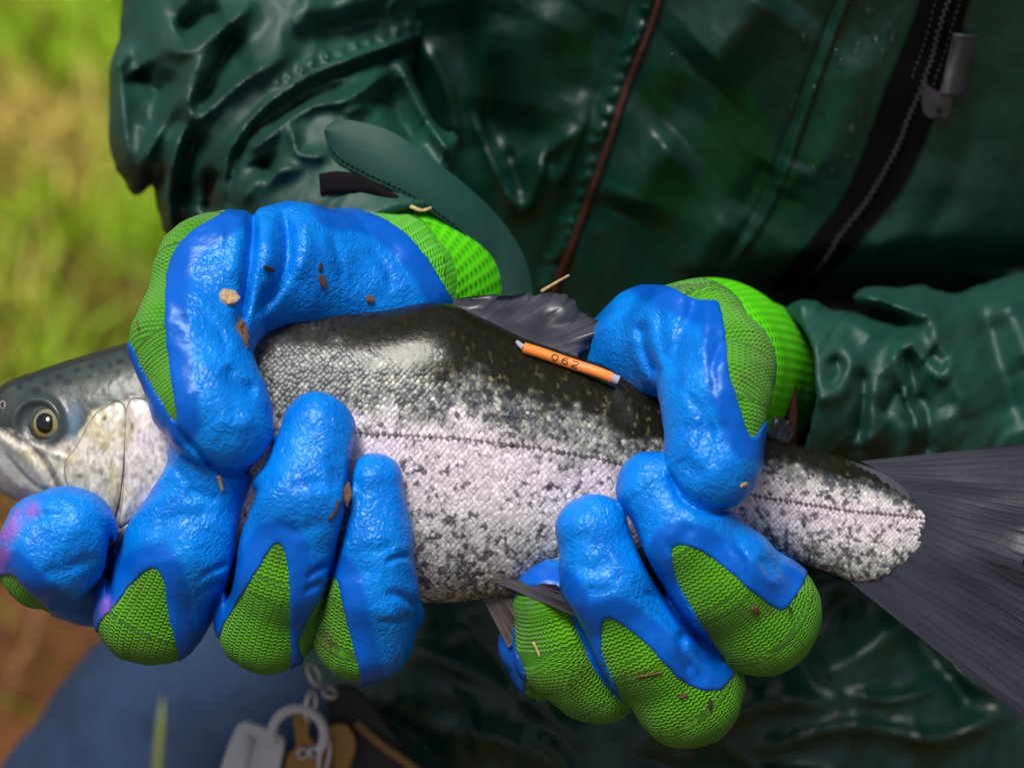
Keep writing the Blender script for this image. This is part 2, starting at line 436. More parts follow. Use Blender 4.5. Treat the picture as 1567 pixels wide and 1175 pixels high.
# ================================================================== ground and grass
gm = mat('meadow_soil', rough=0.95, spec=0.1); g = NT(gm)
n1 = g.noise(3.2, 4, 0.6); n2 = g.noise(40, 4, 0.7)
gx = g.n('ShaderNodeSeparateXYZ'); g.l(g.coord(), gx.inputs[0])
c1 = g.ramp(n1, [(0.35, (0.13, 0.045, 0.014)), (0.5, (0.17, 0.085, 0.022)), (0.62, (0.18, 0.22, 0.02))])
n3 = g.noise(13, 3, 0.6); c1 = g.mix(g.math('MULTIPLY', g.math('SUBTRACT', n3, 0.42), 4.0), c1, (0.045, 0.018, 0.008)); c1 = g.mix(n2, c1, (0.12, 0.05, 0.02)); g.set('Base Color', c1); g.set('Normal', g.bump(n2, 0.6, 0.02))
gv = []; gf = []
N = 40
for i in range(N + 1):
    for j in range(N + 1):
        a = (i / N * 2 - 1); b = (j / N * 2 - 1)
        gv.append((math.copysign(abs(a) ** 3, a) * 60, math.copysign(abs(b) ** 3, b) * 60, 0))
for i in range(N):
    for j in range(N):
        gf.append((i * (N + 1) + j, (i + 1) * (N + 1) + j, (i + 1) * (N + 1) + j + 1, i * (N + 1) + j + 1))
mobj('ground', gv, gf, gm, world=True, kind='structure')

gr = mat('grass_blades', rough=0.6, spec=0.3); g = NT(gr); g.set('Base Color', g.attr('col').outputs['Color'])
g.b.inputs['Transmission Weight'].default_value = 0.0
def make_grass():
    n = 70000
    x = RNG.uniform(-1.5, 0.75, n); y = RNG.uniform(0.12, 2.9, n)
    bare = sstep(0.55, 0.8, fbm(x * 5 + 5, y * 5, 3) + 0.42 * sstep(0.80, 0.58, y) - 0.02)
    keep = RNG.random(n) > bare * 0.72
    x, y = x[keep], y[keep]; n = len(x)
    h = RNG.uniform(0.02, 0.055, n) * (0.6 + fbm(x * 5, y * 5, 8)); wd = RNG.uniform(0.0015, 0.0032, n)
    a = RNG.uniform(0, 2 * np.pi, n); l = RNG.uniform(0.5, 1.6, n) * h; b = RNG.uniform(0, 2 * np.pi, n)
    dx, dy = np.cos(a) * wd, np.sin(a) * wd; lx, ly = np.cos(b) * l, np.sin(b) * l
    z0 = np.full(n, -0.004)
    V = np.stack([np.stack([x - dx, y - dy, z0], 1), np.stack([x + dx, y + dy, z0], 1),
                  np.stack([x + dx * .8 + lx * .4, y + dy * .8 + ly * .4, h * .6], 1), np.stack([x - dx * .8 + lx * .4, y - dy * .8 + ly * .4, h * .6], 1),
                  np.stack([x + lx, y + ly, h], 1)], 1).reshape(-1, 3)
    i = np.arange(n)[:, None] * 5
    q = i + np.array([[0, 1, 2, 3]]); t = i + np.array([[3, 2, 4]])
    dry = sstep(0.56, 0.72, fbm(x * 4.5 + 9, y * 4.5, 21) + RNG.normal(0, 0.07, n))
    lush = fbm(x * 7, y * 7, 33)[:, None]
    gcol = np.array([0.29, 0.50, 0.006]) * (0.55 + 0.9 * lush) ; dcol = np.array([0.66, 0.46, 0.12]) * (0.7 + 0.6 * RNG.random((n, 1)))
    c = gcol * (1 - dry[:, None]) + dcol * dry[:, None]
    br = np.clip(bare[keep] * 1.5, 0, 1)[:, None] * (RNG.random((n, 1)) < 0.9); c = c * (1 - br) + np.array([0.20, 0.085, 0.035]) * (0.3 + 1.2 * fbm(x * 14, y * 14, 51, 2)[:, None]) * br
    c = np.concatenate([c, np.ones((n, 1))], 1)
    mobj('grass', V, [q, t], gr, world=True, kind='stuff', attrs={'col': np.repeat(c, 5, 0)}, smooth=False)
make_grass()

# ================================================================== the angler: coat, jeans, gloves
person = thing('person', 'person in a dark green raincoat, jeans and blue and green gloves, kneeling with a trout', 'person', W(P(700, 1100, -700)) * np.array([1, 1, 0]))

# ---- coat body: closed quilted drum with folds in front
FT = Map(); FT.crisp = True
L_ = FT.line
# V of folds where coat body meets the sleeve
L_([(722, 170), (740, 215), (765, 275), (795, 330)], 11, 26); L_([(832, 235), (822, 285), (800, 330)], 9, 24); L_([(775, 225), (790, 270), (800, 310)], 9, -24)
L_([(885, 195), (850, 225), (826, 245), (838, 290)], 13, 22); L_([(905, 165), (880, 225), (850, 285)], 14, 16)
L_([(700, 0), (720, 90), (760, 180), (800, 240)], 60, -50); L_([(860, 0), (820, 90), (800, 200)], 45, 32); L_([(760, 20), (740, 100), (730, 180)], 26, 22)
L_([(640, 60), (680, 130), (705, 230)], 20, 24); L_([(930, 20), (905, 90), (880, 160)], 28, -22)
# pocket panel sheen and broad undulation right of the piping
L_([(1180, -20), (1120, 60), (1070, 110)], 60, 70); L_([(1040, 210), (990, 260), (960, 330)], 50, 60); L_([(1060, 120), (1010, 200), (940, 330)], 40, -22)
L_([(1120, 330), (1080, 380), (1060, 430)], 30, 20); L_([(1180, 250), (1130, 330)], 35, -18)
L_([(1340, 60), (1300, 160), (1240, 290)], 34, 16); L_([(1225, 250), (1200, 300)], 26, 14)
L_([(1440, 240), (1400, 330), (1330, 420)], 50, 14); L_([(1520, 100), (1470, 260), (1400, 400)], 30, -12)
# seam (double row of stitches) and puckers beside the piping
L_([(1300, -40), (1255, 70), (1215, 180), (1170, 300), (1110, 400)], 6, -9, taper=False); L_([(1312, -40), (1267, 70), (1228, 180), (1184, 300), (1124, 400)], 6, 8, taper=False)
PIPE = spline([(1025, -60), (1000, 30), (965, 120), (930, 225), (895, 325), (868, 395), (845, 450)], 10)
rp = random.Random(5)
k = 2
while k < len(PIPE) - 4:
    p0 = PIPE[k]; ln = rp.uniform(14, 26); FT.line([(p0[0] - 10, p0[1] - 3), (p0[0] - 10 - ln, p0[1] + rp.uniform(2, 16))], rp.uniform(5, 8), rp.uniform(9, 16), smooth=False); k += rp.choice([2, 3])
L_([(985, -60), (960, 30), (925, 120), (890, 225), (862, 320), (835, 400)], 12, -12, taper=False)
# overhang above the far sleeve
L_([(1120, 450), (1250, 432), (1380, 425), (1560, 410)], 34, -70, taper=False); L_([(1150, 395), (1300, 380), (1500, 350)], 36, 22)
# lower coat: soft rumples
for pts, wd, am in [([(600, 985), (700, 1015), (820, 1075), (900, 1150)], 26, 34), ([(650, 1120), (760, 1130), (880, 1190)], 30, 26), ([(560, 1080), (640, 1130), (700, 1190)], 20, -30),
                    ([(700, 940), (760, 1000), (800, 1080)], 24, -26), ([(1060, 1150), (1130, 1090), (1200, 1070), (1280, 1080)], 26, 36), ([(1150, 1150), (1300, 1110), (1430, 1130), (1550, 1090)], 20, 30),
                    ([(1240, 1040), (1330, 990), (1380, 940)], 30, 34), ([(1290, 1060), (1370, 1070), (1460, 1040)], 16, 24), ([(1380, 960), (1440, 1020), (1500, 1100)], 28, -34),
                    ([(1180, 1010), (1260, 960), (1300, 900)], 34, -30), ([(950, 1150), (1050, 1180), (1200, 1170)], 26, -26), ([(1440, 1000), (1500, 1050), (1560, 1060)], 18, 22), ([(680, 1050), (720, 1100), (735, 1175)], 12, 16),
                    ([(800, 1120), (860, 1160), (880, 1240)], 14, 20), ([(1100, 1130), (1150, 1170), (1260, 1190)], 14, 18)]:
    L_(pts, wd, am)
def torso():
    xs = np.concatenate([np.linspace(420, 1640, 306), np.linspace(1660, 2150, 40)]); ys = np.arange(-520, 1500, 5.0)
    X, Y = np.meshgrid(xs, ys, indexing='ij')
    u = np.clip((X - 1250) / 900.0, -0.97, 0.97)
    z = -560 - 420 * (1 - np.sqrt(1 - u * u)) / 1.0 * 0.9
    z += 0.60 * np.clip(560 - Y, -40, 700) + 70 * sstep(820, 1150, Y)
    z += FT.at(X, Y) + 26 * (fbm(X / 170, Y / 230, 4) - 0.5) + 7 * (fbm(X / 38, Y / 60, 9, 3) - 0.5) - 46 * np.abs(fbm(X / 120 + Y / 300, Y / 170 - X / 400, 19, 3) - 0.5) * (0.35 + 0.65 * np.maximum(sstep(980, 860, X), sstep(860, 960, Y)))
    z -= 170 * sstep(415, 470, Y) * sstep(900, 760, Y) * sstep(1130, 1220, X)
    nx, ny = X.shape
    front = PA(np.stack([X.ravel(), Y.ravel(), z.ravel()], 1))
    idx = np.arange(nx * ny).reshape(nx, ny)
    q = np.stack([idx[:-1, :-1], idx[:-1, 1:], idx[1:, 1:], idx[1:, :-1]], -1).reshape(-1, 4)
    ring = np.concatenate([idx[:, 0], idx[-1, 1:], idx[-2::-1, -1], idx[0, -2:0:-1]])
    bv = front[ring].copy(); bv[:, 2] = -1300; bv[:, 0] = (bv[:, 0] - 500) * 0.75 + 500
    nb = len(front); m = len(ring); j = np.arange(m); j2 = (j + 1) % m
    sk = np.stack([ring, ring[j2], nb + j2, nb + j], 1)[:, ::-1]
    cen = len(front) + m; V = np.concatenate([front, bv, [[front[:, 0].mean(), front[:, 1].mean(), -1300]]])
    tri = np.stack([nb + j, nb + j2, np.full(m, cen)], 1)
    return V, [q, sk[:, ::-1], tri]
TV, TF = torso()
coat = mobj('raincoat', TV, TF, M['jacket'], person, attrs={'stain': np.zeros(len(TV))})
TBV = BVHTree.FromPolygons([Vector(p) for p in TV], [tuple(q) for q in TF[0].tolist()])
def cast(bvh, px, py, off=0.0):
    e = Vector((0, 0, DV)); d = (Vector(P(px, py, 0)) - e).normalized()
    h, n, i, dd = bvh.ray_cast(e, d)
    if h is None: return None, None
    return np.array(h) + off * np.array(n if n.dot(d) < 0 else -n), np.array(n if n.dot(d) < 0 else -n)
def on(bvh, pts, off): return np.array([r for r in (cast(bvh, x, y, off)[0] for x, y in pts) if r is not None])

v, f = tube(on(TBV, PIPE, 3), 6.0, 8); mobj('piping', v, f, M['piping'], coat)

def strip(A, B, n, m, zf=None, thick=4.0, bulge=0.0, pts3=False):
    """solid band between two edge curves; zf(px, py) gives depth"""
    def res(p):
        p = spline(p, 12); L = np.concatenate([[0], np.cumsum(np.linalg.norm(np.diff(p, axis=0), axis=1))])
        t = np.linspace(0, L[-1], n); return np.stack([np.interp(t, L, p[:, i]) for i in range(p.shape[1])], 1)
    a, b = res(A), res(B); t = np.linspace(0, 1, m)[None, :, None]
    g_ = a[:, None] * (1 - t) + b[:, None] * t
    if g_.shape[2] == 2: g_ = np.concatenate([g_, zf(g_[..., 0], g_[..., 1])[..., None]], 2)
    g_[..., 2] += bulge * np.sin(np.pi * t[..., 0])
    flat = g_.reshape(-1, 3); top = PA(flat)
    low = PA(flat - np.array([0, 0, thick]))
    idx = np.arange(n * m).reshape(n, m)
    q = np.stack([idx[:-1, :-1], idx[1:, :-1], idx[1:, 1:], idx[:-1, 1:]], -1).reshape(-1, 4)
    ring = np.concatenate([idx[:, 0], idx[-1, 1:], idx[-2::-1, -1], idx[0, -2:0:-1]]); j = np.arange(len(ring)); j2 = (j + 1) % len(ring)
    sk = np.stack([ring[j], ring[j2], ring[j2] + n * m, ring[j] + n * m], 1)
    return np.concatenate([top, low]), [q, q[:, ::-1] + n * m, sk[:, ::-1]], g_
def torso_z(off):
    def zf(X, Y):
        o = np.zeros(X.shape)
        for i in np.ndindex(X.shape):
            r = cast(TBV, X[i], Y[i])[0]; o[i] = (r[2] if r is not None else -600) + off
        return o
    return zf
ZL = [(1422, -60), (1402, 20), (1358, 130), (1302, 280), (1246, 360), (1178, 445)]
ZR = [(1500, -60), (1478, 20), (1448, 130), (1388, 275), (1310, 375), (1245, 450)]
v, f, zg = strip(ZL, ZR, 60, 9, torso_z(5), 6, 3); tape = mobj('zip_tape', v, f, M['black_tape'], coat, sharp=40)
ZC = spline([(1468, -60), (1446, 8), (1420, 95), (1362, 240), (1292, 350), (1215, 445)], 40)
Lz = np.concatenate([[0], np.cumsum(np.hypot(*np.diff(ZC, axis=0).T))]); tt = np.arange(0, Lz[-1], 5.2)
ZP = np.stack([np.interp(tt, Lz, ZC[:, i]) for i in (0, 1)], 1); zz = on(TBV, ZP, 11)
parts = []
for i in range(len(zz) - 1):
    d = zz[i + 1] - zz[i]; d /= np.linalg.norm(d); s_ = np.array([d[1], -d[0], 0]) * (1 if i % 2 else -1)
    parts.append(tube([zz[i] - s_ * 1.5, zz[i] + s_ * 5.2], [2.0, 1.6], 6))
v, f = merge(parts); mobj('zip_teeth', v, f, M['zip_metal'], tape, kind='stuff')
stp = []
for off in (-17, 17):
    for i in range(0, len(ZP) - 2, 2):
        d = ZP[i + 1] - ZP[i]; nrm = np.array([-d[1], d[0]]) / (np.hypot(*d) + 1e-9)
        a = on(TBV, [ZP[i] + nrm * off, ZP[i] + nrm * off + d * 1.2], 8.5)
        if len(a) == 2 and ZP[i][1] < 120: stp.append(tube(a, 1.1, 5))
v, f = merge(stp); mobj('zip_stitching', v, f, M['zip_metal'], tape, kind='stuff')
# zip puller with ribbed tab
pz = cast(TBV, 1435, 160)[0][2] + 16
PB = [(1410, 150), (1413, 172), (1424, 182), (1434, 177), (1446, 182), (1455, 172), (1457, 150)]
PT = [(1414, 118), (1418, 128), (1424, 134), (1434, 140), (1444, 140), (1452, 138), (1460, 120)]
v, f, _ = strip(PT, PB, 14, 6, torso_z(12), 6, 2); pull = mobj('zip_puller', v, f, M['grey_plastic'], coat, sharp=40)
tabs = []
for i in range(26):
    y = 46 + i * 3.6; x0 = 1456 - (y - 46) * 0.24; tabs.append(tube(on(TBV, [(x0, y), (x0 + 36, y + 4)], 15), 1.7, 6))
v, f = merge(tabs); mobj('ribbed_tab', v, f, M['grey_plastic'], pull)
v, f = tube(on(TBV, [(1431, 166), (1435, 160)], 17), 3.2, 8); mobj('rivet_hole', v, f, M['black_tape'], pull)
# stitches of the flap seam
st = []
sp = spline([(1318, -40), (1273, 70), (1235, 180), (1191, 300), (1131, 400)], 30)
for i in range(0, len(sp) - 2, 3):
    a = on(TBV, [sp[i], sp[i + 2]], 2.0)
    if len(a) == 2: st.append(tube(a, 1.3, 5))
v, f = merge(st); mobj('seam_stitching', v, f, M['black_tape'], coat, kind='stuff')
# beads of rain
bd = []
rb = random.Random(3)
spots = [(1313, 70), (1280, 81), (1285, 96), (1246, 137), (1258, 172), (1209, 166), (1218, 150), (1340, 62), (1316, 5), (1310, 78), (1365, 60), (1372, 30), (1230, 60), (1319, 176), (1303, 200), (1245, 260), (1360, 45), (1352, 80), (1330, 20)]
spots += [(rb.uniform(1200, 1390), rb.uniform(-10, 330)) for _ in range(60)] + [(rb.uniform(1000, 1220), rb.uniform(0, 300)) for _ in range(30)]
for i, (x, y) in enumerate(spots):
    h, n = cast(TBV, x, y)
    if h is None: continue
    r = rb.uniform(5, 7.5) if i < 19 else rb.uniform(2.0, 4.0)
    t1 = np.cross(n, [0, 1, 0.2]); t1 /= np.linalg.norm(t1); t2 = np.cross(n, t1)
    vv = [h + n * r * 0.9]; ff = []
    for ring, (rr, hh) in enumerate([(0.55, 0.6), (0.9, 0.25), (1.0, -0.15)]):
        for q in range(10):
            a = q * 2 * math.pi / 10; vv.append(h + r * (rr * (math.cos(a) * t1 + 1.25 * math.sin(a) * t2) + hh * n))
    for q in range(10):
        ff.append((0, 1 + q, 1 + (q + 1) % 10))
        for ring in range(2): o = 1 + ring * 10; ff.append((o + q, o + 10 + q, o + 10 + (q + 1) % 10, o + (q + 1) % 10))
    bd.append((np.array(vv), ff))
v, f = merge(bd); mobj('water_drops', v, f, M['drop'], coat, kind='stuff')

# ---- near sleeve (person's right arm, picture left): rumpled shell open at the wrist
FS = Map(); FS.crisp = True; L_ = FS.line
for pts, wd, am in [
    ([(345, 60), (318, 105), (294, 143), (289, 165), (301, 182), (320, 170), (368, 128), (440, 84)], 13, 30),
    ([(306, 160), (322, 120), (345, 80), (365, 40)], 16, -34), ([(470, 20), (420, 70), (370, 100)], 34, 20),
    ([(248, 66), (265, 76), (290, 79), (318, 62), (352, 36), (390, 2)], 14, 28), ([(272, 52), (300, 34), (340, 14)], 18, -34),
    ([(212, 104), (228, 128), (252, 146)], 20, -22), ([(186, 60), (183, 120), (190, 200), (204, 275)], 15, 22),
    ([(322, 66), (300, 105), (268, 155), (235, 218), (207, 278)], 13, 26), ([(270, 110), (250, 150), (225, 200)], 15, -26),
    ([(286, 190), (268, 240), (258, 300), (262, 340), (276, 360)], 11, 26), ([(245, 250), (232, 300), (230, 350)], 14, -30), ([(305, 200), (285, 260), (280, 320)], 13, -24),
    ([(680, 30), (640, 55), (569, 79), (483, 112), (411, 158), (369, 203), (347, 245), (338, 310)], 7, 15),
    ([(680, 42), (640, 67), (575, 91), (489, 125), (419, 170), (379, 213), (358, 255), (350, 310)], 6, -13),
    ([(376, 205), (384, 220), (398, 222), (436, 188), (480, 162), (526, 154), (560, 135), (590, 110)], 10, 24), ([(400, 205), (440, 170), (490, 142), (540, 130)], 9, -22),
    ([(440, 190), (449, 212), (455, 234), (480, 240), (505, 236)], 9, 18), ([(400, 240), (410, 260), (420, 268)], 13, -30),
    ([(604, 80), (622, 120), (645, 165), (672, 210), (700, 255)], 13, 26), ([(650, 90), (665, 140), (690, 190), (712, 240)], 13, 20), ([(630, 95), (655, 150), (685, 205)], 9, -22),
    ([(362, 318), (385, 285), (420, 265), (470, 255)], 15, 20), ([(330, 260), (322, 290), (318, 330)], 10, -26), ([(430, 60), (500, 50), (600, 20)], 22, -22), ([(440, 20), (520, 10), (600, -10)], 22, 18),
    ([(560, 140), (600, 170), (640, 230)], 16, -16), ([(520, 175), (560, 165), (600, 175)], 10, 10)]:
    L_(pts, wd * 1.2, am * 1.15)
rq = random.Random(8)
sp = spline([(650, 43), (569, 70), (483, 103), (411, 148)], 12)
for i in range(0, len(sp) - 2, 3): L_([sp[i], sp[i] + np.array([rq.uniform(-10, -4), rq.uniform(-18, -9)])], 5, rq.uniform(6, 11), smooth=False)
def sleeve(chain, inner, plane, fold, lo, hi, h, nz, seed):
    F = Field(lo, hi, h); F.chain(C(chain), 0, 60, 200)
    px, py = F.pxy()
    uu = px * -0.55 + py * 0.83; vv_ = px * 0.83 + py * 0.55
    F.d -= fold.at(px, py) * 1.25 + 10 * (fbm(px / 70, py / 70, seed, 3) - 0.5) - 34 * np.abs(fbm(uu / 150 + 3, vv_ / 52 + 7, seed + 30, 3) - 0.5)
    x = F.ax[0][:, None, None]; y = F.ax[1][None, :, None]; z = F.ax[2][None, None, :]
    p0 = P(*plane[0]); n = np.array(plane[1], float); n /= np.linalg.norm(n)
    cut = (x - p0[0]) * n[0] + (y - p0[1]) * n[1] + (z - p0[2]) * n[2]
    d = np.maximum(np.maximum(F.d, -np.maximum(F.d + 15, -(cut + 150))), cut)
    v, f = nets(d, F.lo, h)
    return v, f
LS = [(560, -420, -430, 260), (420, 40, -450, 222), (395, 190, -410, 210), (520, 325, -300, 172), (615, 435, -190, 158)]
LI = [(480, 285, -330, 140), (600, 420, -200, 144), (660, 490, -130, 146)]
v, f = sleeve(LS, LI, ((630, 452, -165), (0.42, -0.45, 0.75)), FS, (-900, -60, -900), (200, 1050, 60), 4.8, 0, 5)
px, py = proj(v); stn = np.exp(-(((px - 322) / 9) ** 2 + ((py - 290) / 26) ** 2)) * (v[:, 2] > -420)
sl1 = mobj('sleeve', v, f, M['sleeve'], coat, attrs={'stain': stn}, label='crumpled left-hand sleeve with a strap at the wrist', sharp=60)
SBV = BVHTree.FromPolygons([Vector(p) for p in v], f.tolist())
STA = [(499, 193), (515, 185), (545, 186), (605, 205), (690, 265), (757, 325), (800, 388), (815, 445), (820, 500)]
STB = [(496, 203), (503, 230), (520, 250), (560, 272), (625, 303), (690, 347), (735, 397), (762, 450), (775, 500)]
def strap_z(X, Y):
    t = np.clip((X - 495) / 320, 0, 1); return -112 + 36 * np.sin(np.pi * np.clip(t * 1.2, 0, 1)) - 90 * t ** 2
v, f, sg = strip(STA, STB, 50, 14, strap_z, 7, 9); mobj('wrist_strap', v, f, M['strap'], coat, attrs={'stain': np.zeros(len(v))}, sharp=35)
st = []
for i in range(3, 42, 1):
    a = sg[i, 12]; b = sg[i + 1, 12]; c = a + (b - a) * 0.6
    st.append(tube(PA(np.array([a, c]) + np.array([0, 0, 1.5])), 1.2, 5))
v, f = merge(st); mobj('strap_stitching', v, f, M['black_tape'], coat, kind='stuff')
v, f, _ = strip([(488, 266), (520, 262), (560, 272), (610, 300)], [(490, 298), (525, 296), (565, 296), (610, 312)], 14, 5, lambda X, Y: -92 + 0 * X + 10 * np.sin((X - 480) / 60), 5, 3)
mobj('velcro_patch', v, f, M['velcro'], coat)
# ---- far sleeve (picture right)
FR = Map(); FR.crisp = True; L_ = FR.line
for pts, wd, am in [([(1200, 462), (1260, 470), (1320, 500), (1350, 540)], 14, 16), ([(1290, 520), (1300, 560), (1275, 600), (1240, 618)], 12, 14), ([(1270, 545), (1285, 570), (1265, 595)], 9, -12),
                    ([(1318, 560), (1322, 610), (1312, 680)], 9, -20), ([(1340, 580), (1335, 640), (1325, 690)], 16, 12), ([(1300, 460), (1340, 458), (1400, 480), (1440, 478)], 10, 26), ([(1250, 462), (1340, 480), (1410, 500)], 12, -34),
                    ([(1368, 515), (1375, 560), (1395, 620), (1410, 690)], 12, 24), ([(1385, 530), (1395, 580), (1405, 630)], 9, -26), ([(1350, 640), (1375, 600), (1385, 600)], 12, -20),
                    ([(1420, 470), (1440, 530), (1465, 590), (1490, 640)], 16, 24), ([(1385, 510), (1410, 545), (1450, 590)], 12, 16), ([(1420, 540), (1450, 560)], 12, -18), ([(1500, 470), (1530, 560), (1560, 660)], 20, -24), ([(1540, 450), (1580, 560)], 20, 20),
                    ([(1412, 600), (1420, 650), (1415, 700)], 8, -14), ([(1450, 620), (1470, 680), (1480, 720)], 22, 14)]:
    L_(pts, wd * 1.5, am * 1.1)
RS = [(1205, 602, -225, 136), (1380, 604, -350, 152), (1640, 590, -470, 172), (2000, 540, -560, 230)]
RI = [(1120, 585, -150, 138), (1210, 590, -220, 137), (1330, 590, -300, 120)]
v, f = sleeve(RS, RI, ((1206, 590, -215), (-1, 0.03, 0.25)), FR, (380, -340, -800), (1250, 420, 0), 4.8, 0, 15)
mobj('sleeve', v, f, M['sleeve'], coat, attrs={'stain': np.zeros(len(v))}, label='right-hand sleeve open at the wrist', sharp=60)
ln = [(1176, 470, -150), (1196, 500, -130), (1206, 540, -122), (1210, 590, -122), (1212, 640, -130), (1212, 700, -150)]
v, f = tube(PA(np.array(ln)), 9, 8); mobj('sleeve_lining', v, f, M['lining'], coat)

# ---- jeans: kneeling leg at lower left
jm = mat('blue_denim', rough=0.85, spec=0.2); g = NT(jm)
c = g.ramp(g.noise(22, 4, 0.65), [(0.3, (0.004, 0.013, 0.040)), (0.7, (0.015, 0.036, 0.088))]); c = g.mix(g.math('MULTIPLY', g.noise(900, 2), 0.4), c, (0.05, 0.08, 0.14)); g.set('Base Color', c); g.set('Normal', g.bump(g.noise(60, 4), 0.4, 0.004))
F = Field((-1100, -3600, -2600), (1500, -100, 100), 24.0)
F.chain(C([(462, 1340, -1150, 478), (620, 1410, -1400, 470), (1000, 1350, -2000, 470)]), 20, 90, 200)
F.chain(C([(462, 1340, -1150, 460), (440, 1800, -1500, 400), (400, 2400, -2200, 300)]), 60, 90, 200)
px, py = F.pxy(); F.d += 60 * (fbm(px / 150 + py / 300, py / 90 - px / 200, 6, 3) - 0.5) + 40 * np.abs(fbm(px / 180 + py / 200, py / 110 - px / 160, 26, 2) - 0.5)
v, f = nets(F.d, F.lo, F.h)
wv = W(v); wv[:, 2] = np.maximum(wv[:, 2], 0.002)
mobj('jeans', wv, f, jm, person, world=True)
# ================================================================== gloves
def build_glove(label, chains, webs, creases, green, stains, pink, cuff, lo, hi, bright=(), h=3.0):
    gl = bpy.data.objects.new('glove', None); COL.objects.link(gl); gl.parent = person; gl['label'] = label
    F = Field(lo, hi, h)
    for c in webs: F.chain(C(c), 50, 40, 110)
    for c in chains: F.chain(C(c), 4, 26, 70)
    CM = Map()
    for pts, wd, am in creases: CM.line(pts, wd, am)
    px, py = F.pxy()
    z = F.ax[2][None, None, :]
    F.d -= CM.at(px, py) * (z > -60)
    F.d -= 7.0 * (fbm(px / 42, (py + 0.7 * z) / 42, 7, 3) - 0.5) + 13.0 * (0.22 - np.abs(fbm(px / 75 + 3, (py + 0.7 * z) / 95, 17, 2) - 0.5))
    RM = Map(-140.0)
    for p in green: RM.poly(p)
    R = RM.at(px, py)
    R = np.maximum(R + 3 * (fbm(px / 14, py / 14, 3, 2) - 0.5), -170 - z)
    DM = Map(0.0)
    for (x, y, rx, ry, a) in stains:
        DM.a += (a * np.exp(-(((GXX - x) / rx) ** 2 + ((GYY - y) / ry) ** 2))).astype(np.float32)
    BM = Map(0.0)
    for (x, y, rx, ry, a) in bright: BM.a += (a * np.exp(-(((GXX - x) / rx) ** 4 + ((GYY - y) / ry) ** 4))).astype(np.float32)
    PM = Map(-140.0)
    for p in pink: PM.poly(p)
    chs = [C(c) for c in chains + webs]
    def knitco(v):
        best = np.full(len(v), 1e9); s = np.zeros(len(v)); t = np.zeros(len(v))
        for c in chs:
            L = 0; d2 = c[-1, :2] - c[0, :2]; d2 = d2 / (np.linalg.norm(d2) + 1e-6); lat = np.array([d2[1], -d2[0], 0.0])
            for a, b in zip(c[:-1], c[1:]):
                ba = b[:3] - a[:3]; nz = np.cross(ba, lat); nz /= np.linalg.norm(nz) + 1e-9; l = np.linalg.norm(ba); q = (v - a[:3]) @ ba / (l * l); hh = np.clip(q, 0, 1)
                dd = np.linalg.norm(v - a[:3] - hh[:, None] * ba, axis=1) - (a[3] + hh * (b[3] - a[3]))
                m = dd < best; best = np.where(m, dd, best); s = np.where(m, L + np.clip(q, -0.8, 1.8) * l, s); t = np.where(m, 70 * np.arctan2((v - a[:3] - hh[:, None] * ba) @ lat, np.abs((v - a[:3] - hh[:, None] * ba) @ nz)), t); L += l
        return np.stack([s, t, best], 1)
    # knitted liner
    v, f = nets(F.d, F.lo, h)
    vx, vy = proj(v); rv = np.maximum(RM.at(vx, vy), -170 - v[:, 2])
    f = f[(rv[f] > -14).any(1)]; v, f = compact(v, f); vx, vy = proj(v)
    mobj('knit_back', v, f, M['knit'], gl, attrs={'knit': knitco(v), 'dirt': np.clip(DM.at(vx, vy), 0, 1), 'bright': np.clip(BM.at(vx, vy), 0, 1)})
    # dipped latex
    d = -smin(3.2 - F.d, -R, 5)
    v, f = nets(d, F.lo, h); vx, vy = proj(v); rv = RM.at(vx, vy)
    cr = sstep(30, 44, -rv + 7 * (fbm(vx / 30, vy / 30, 23, 3) - 0.5))
    mobj('latex_coating', v, f, M['latex'], gl, attrs={'crinkle': 0.04 + 0.96 * cr, 'pink': sstep(-8, 12, PM.at(vx, vy)) * 0.8 * fbm(vx / 9, vy / 16, 5, 2), 'dirt': np.clip(DM.at(vx, vy) * 0.0, 0, 1)}, sharp=58)
    B = BVHTree.FromPolygons([Vector(p) for p in v], f.tolist())
    # knitted wrist cuff
    K = Field(*cuff[1], 5.0); K.chain(C(cuff[0]), 0, 30, 90); v, f = nets(K.d, K.lo, 5.0)
    a = C(cuff[0]); ax = a[-1, :3] - a[0, :3]; ax /= np.linalg.norm(ax); e1 = np.cross(ax, [0, 0, 1.0]); e1 /= np.linalg.norm(e1); e2 = np.cross(ax, e1); q = v - a[0, :3]
    ang = np.arctan2(q @ e2, q @ e1)
    mobj('cuff', v, f, M['cuff'], gl, attrs={'knit': np.stack([ang * 140, q @ ax, ang * 0], 1), 'dirt': np.zeros(len(v))})
    return gl, B

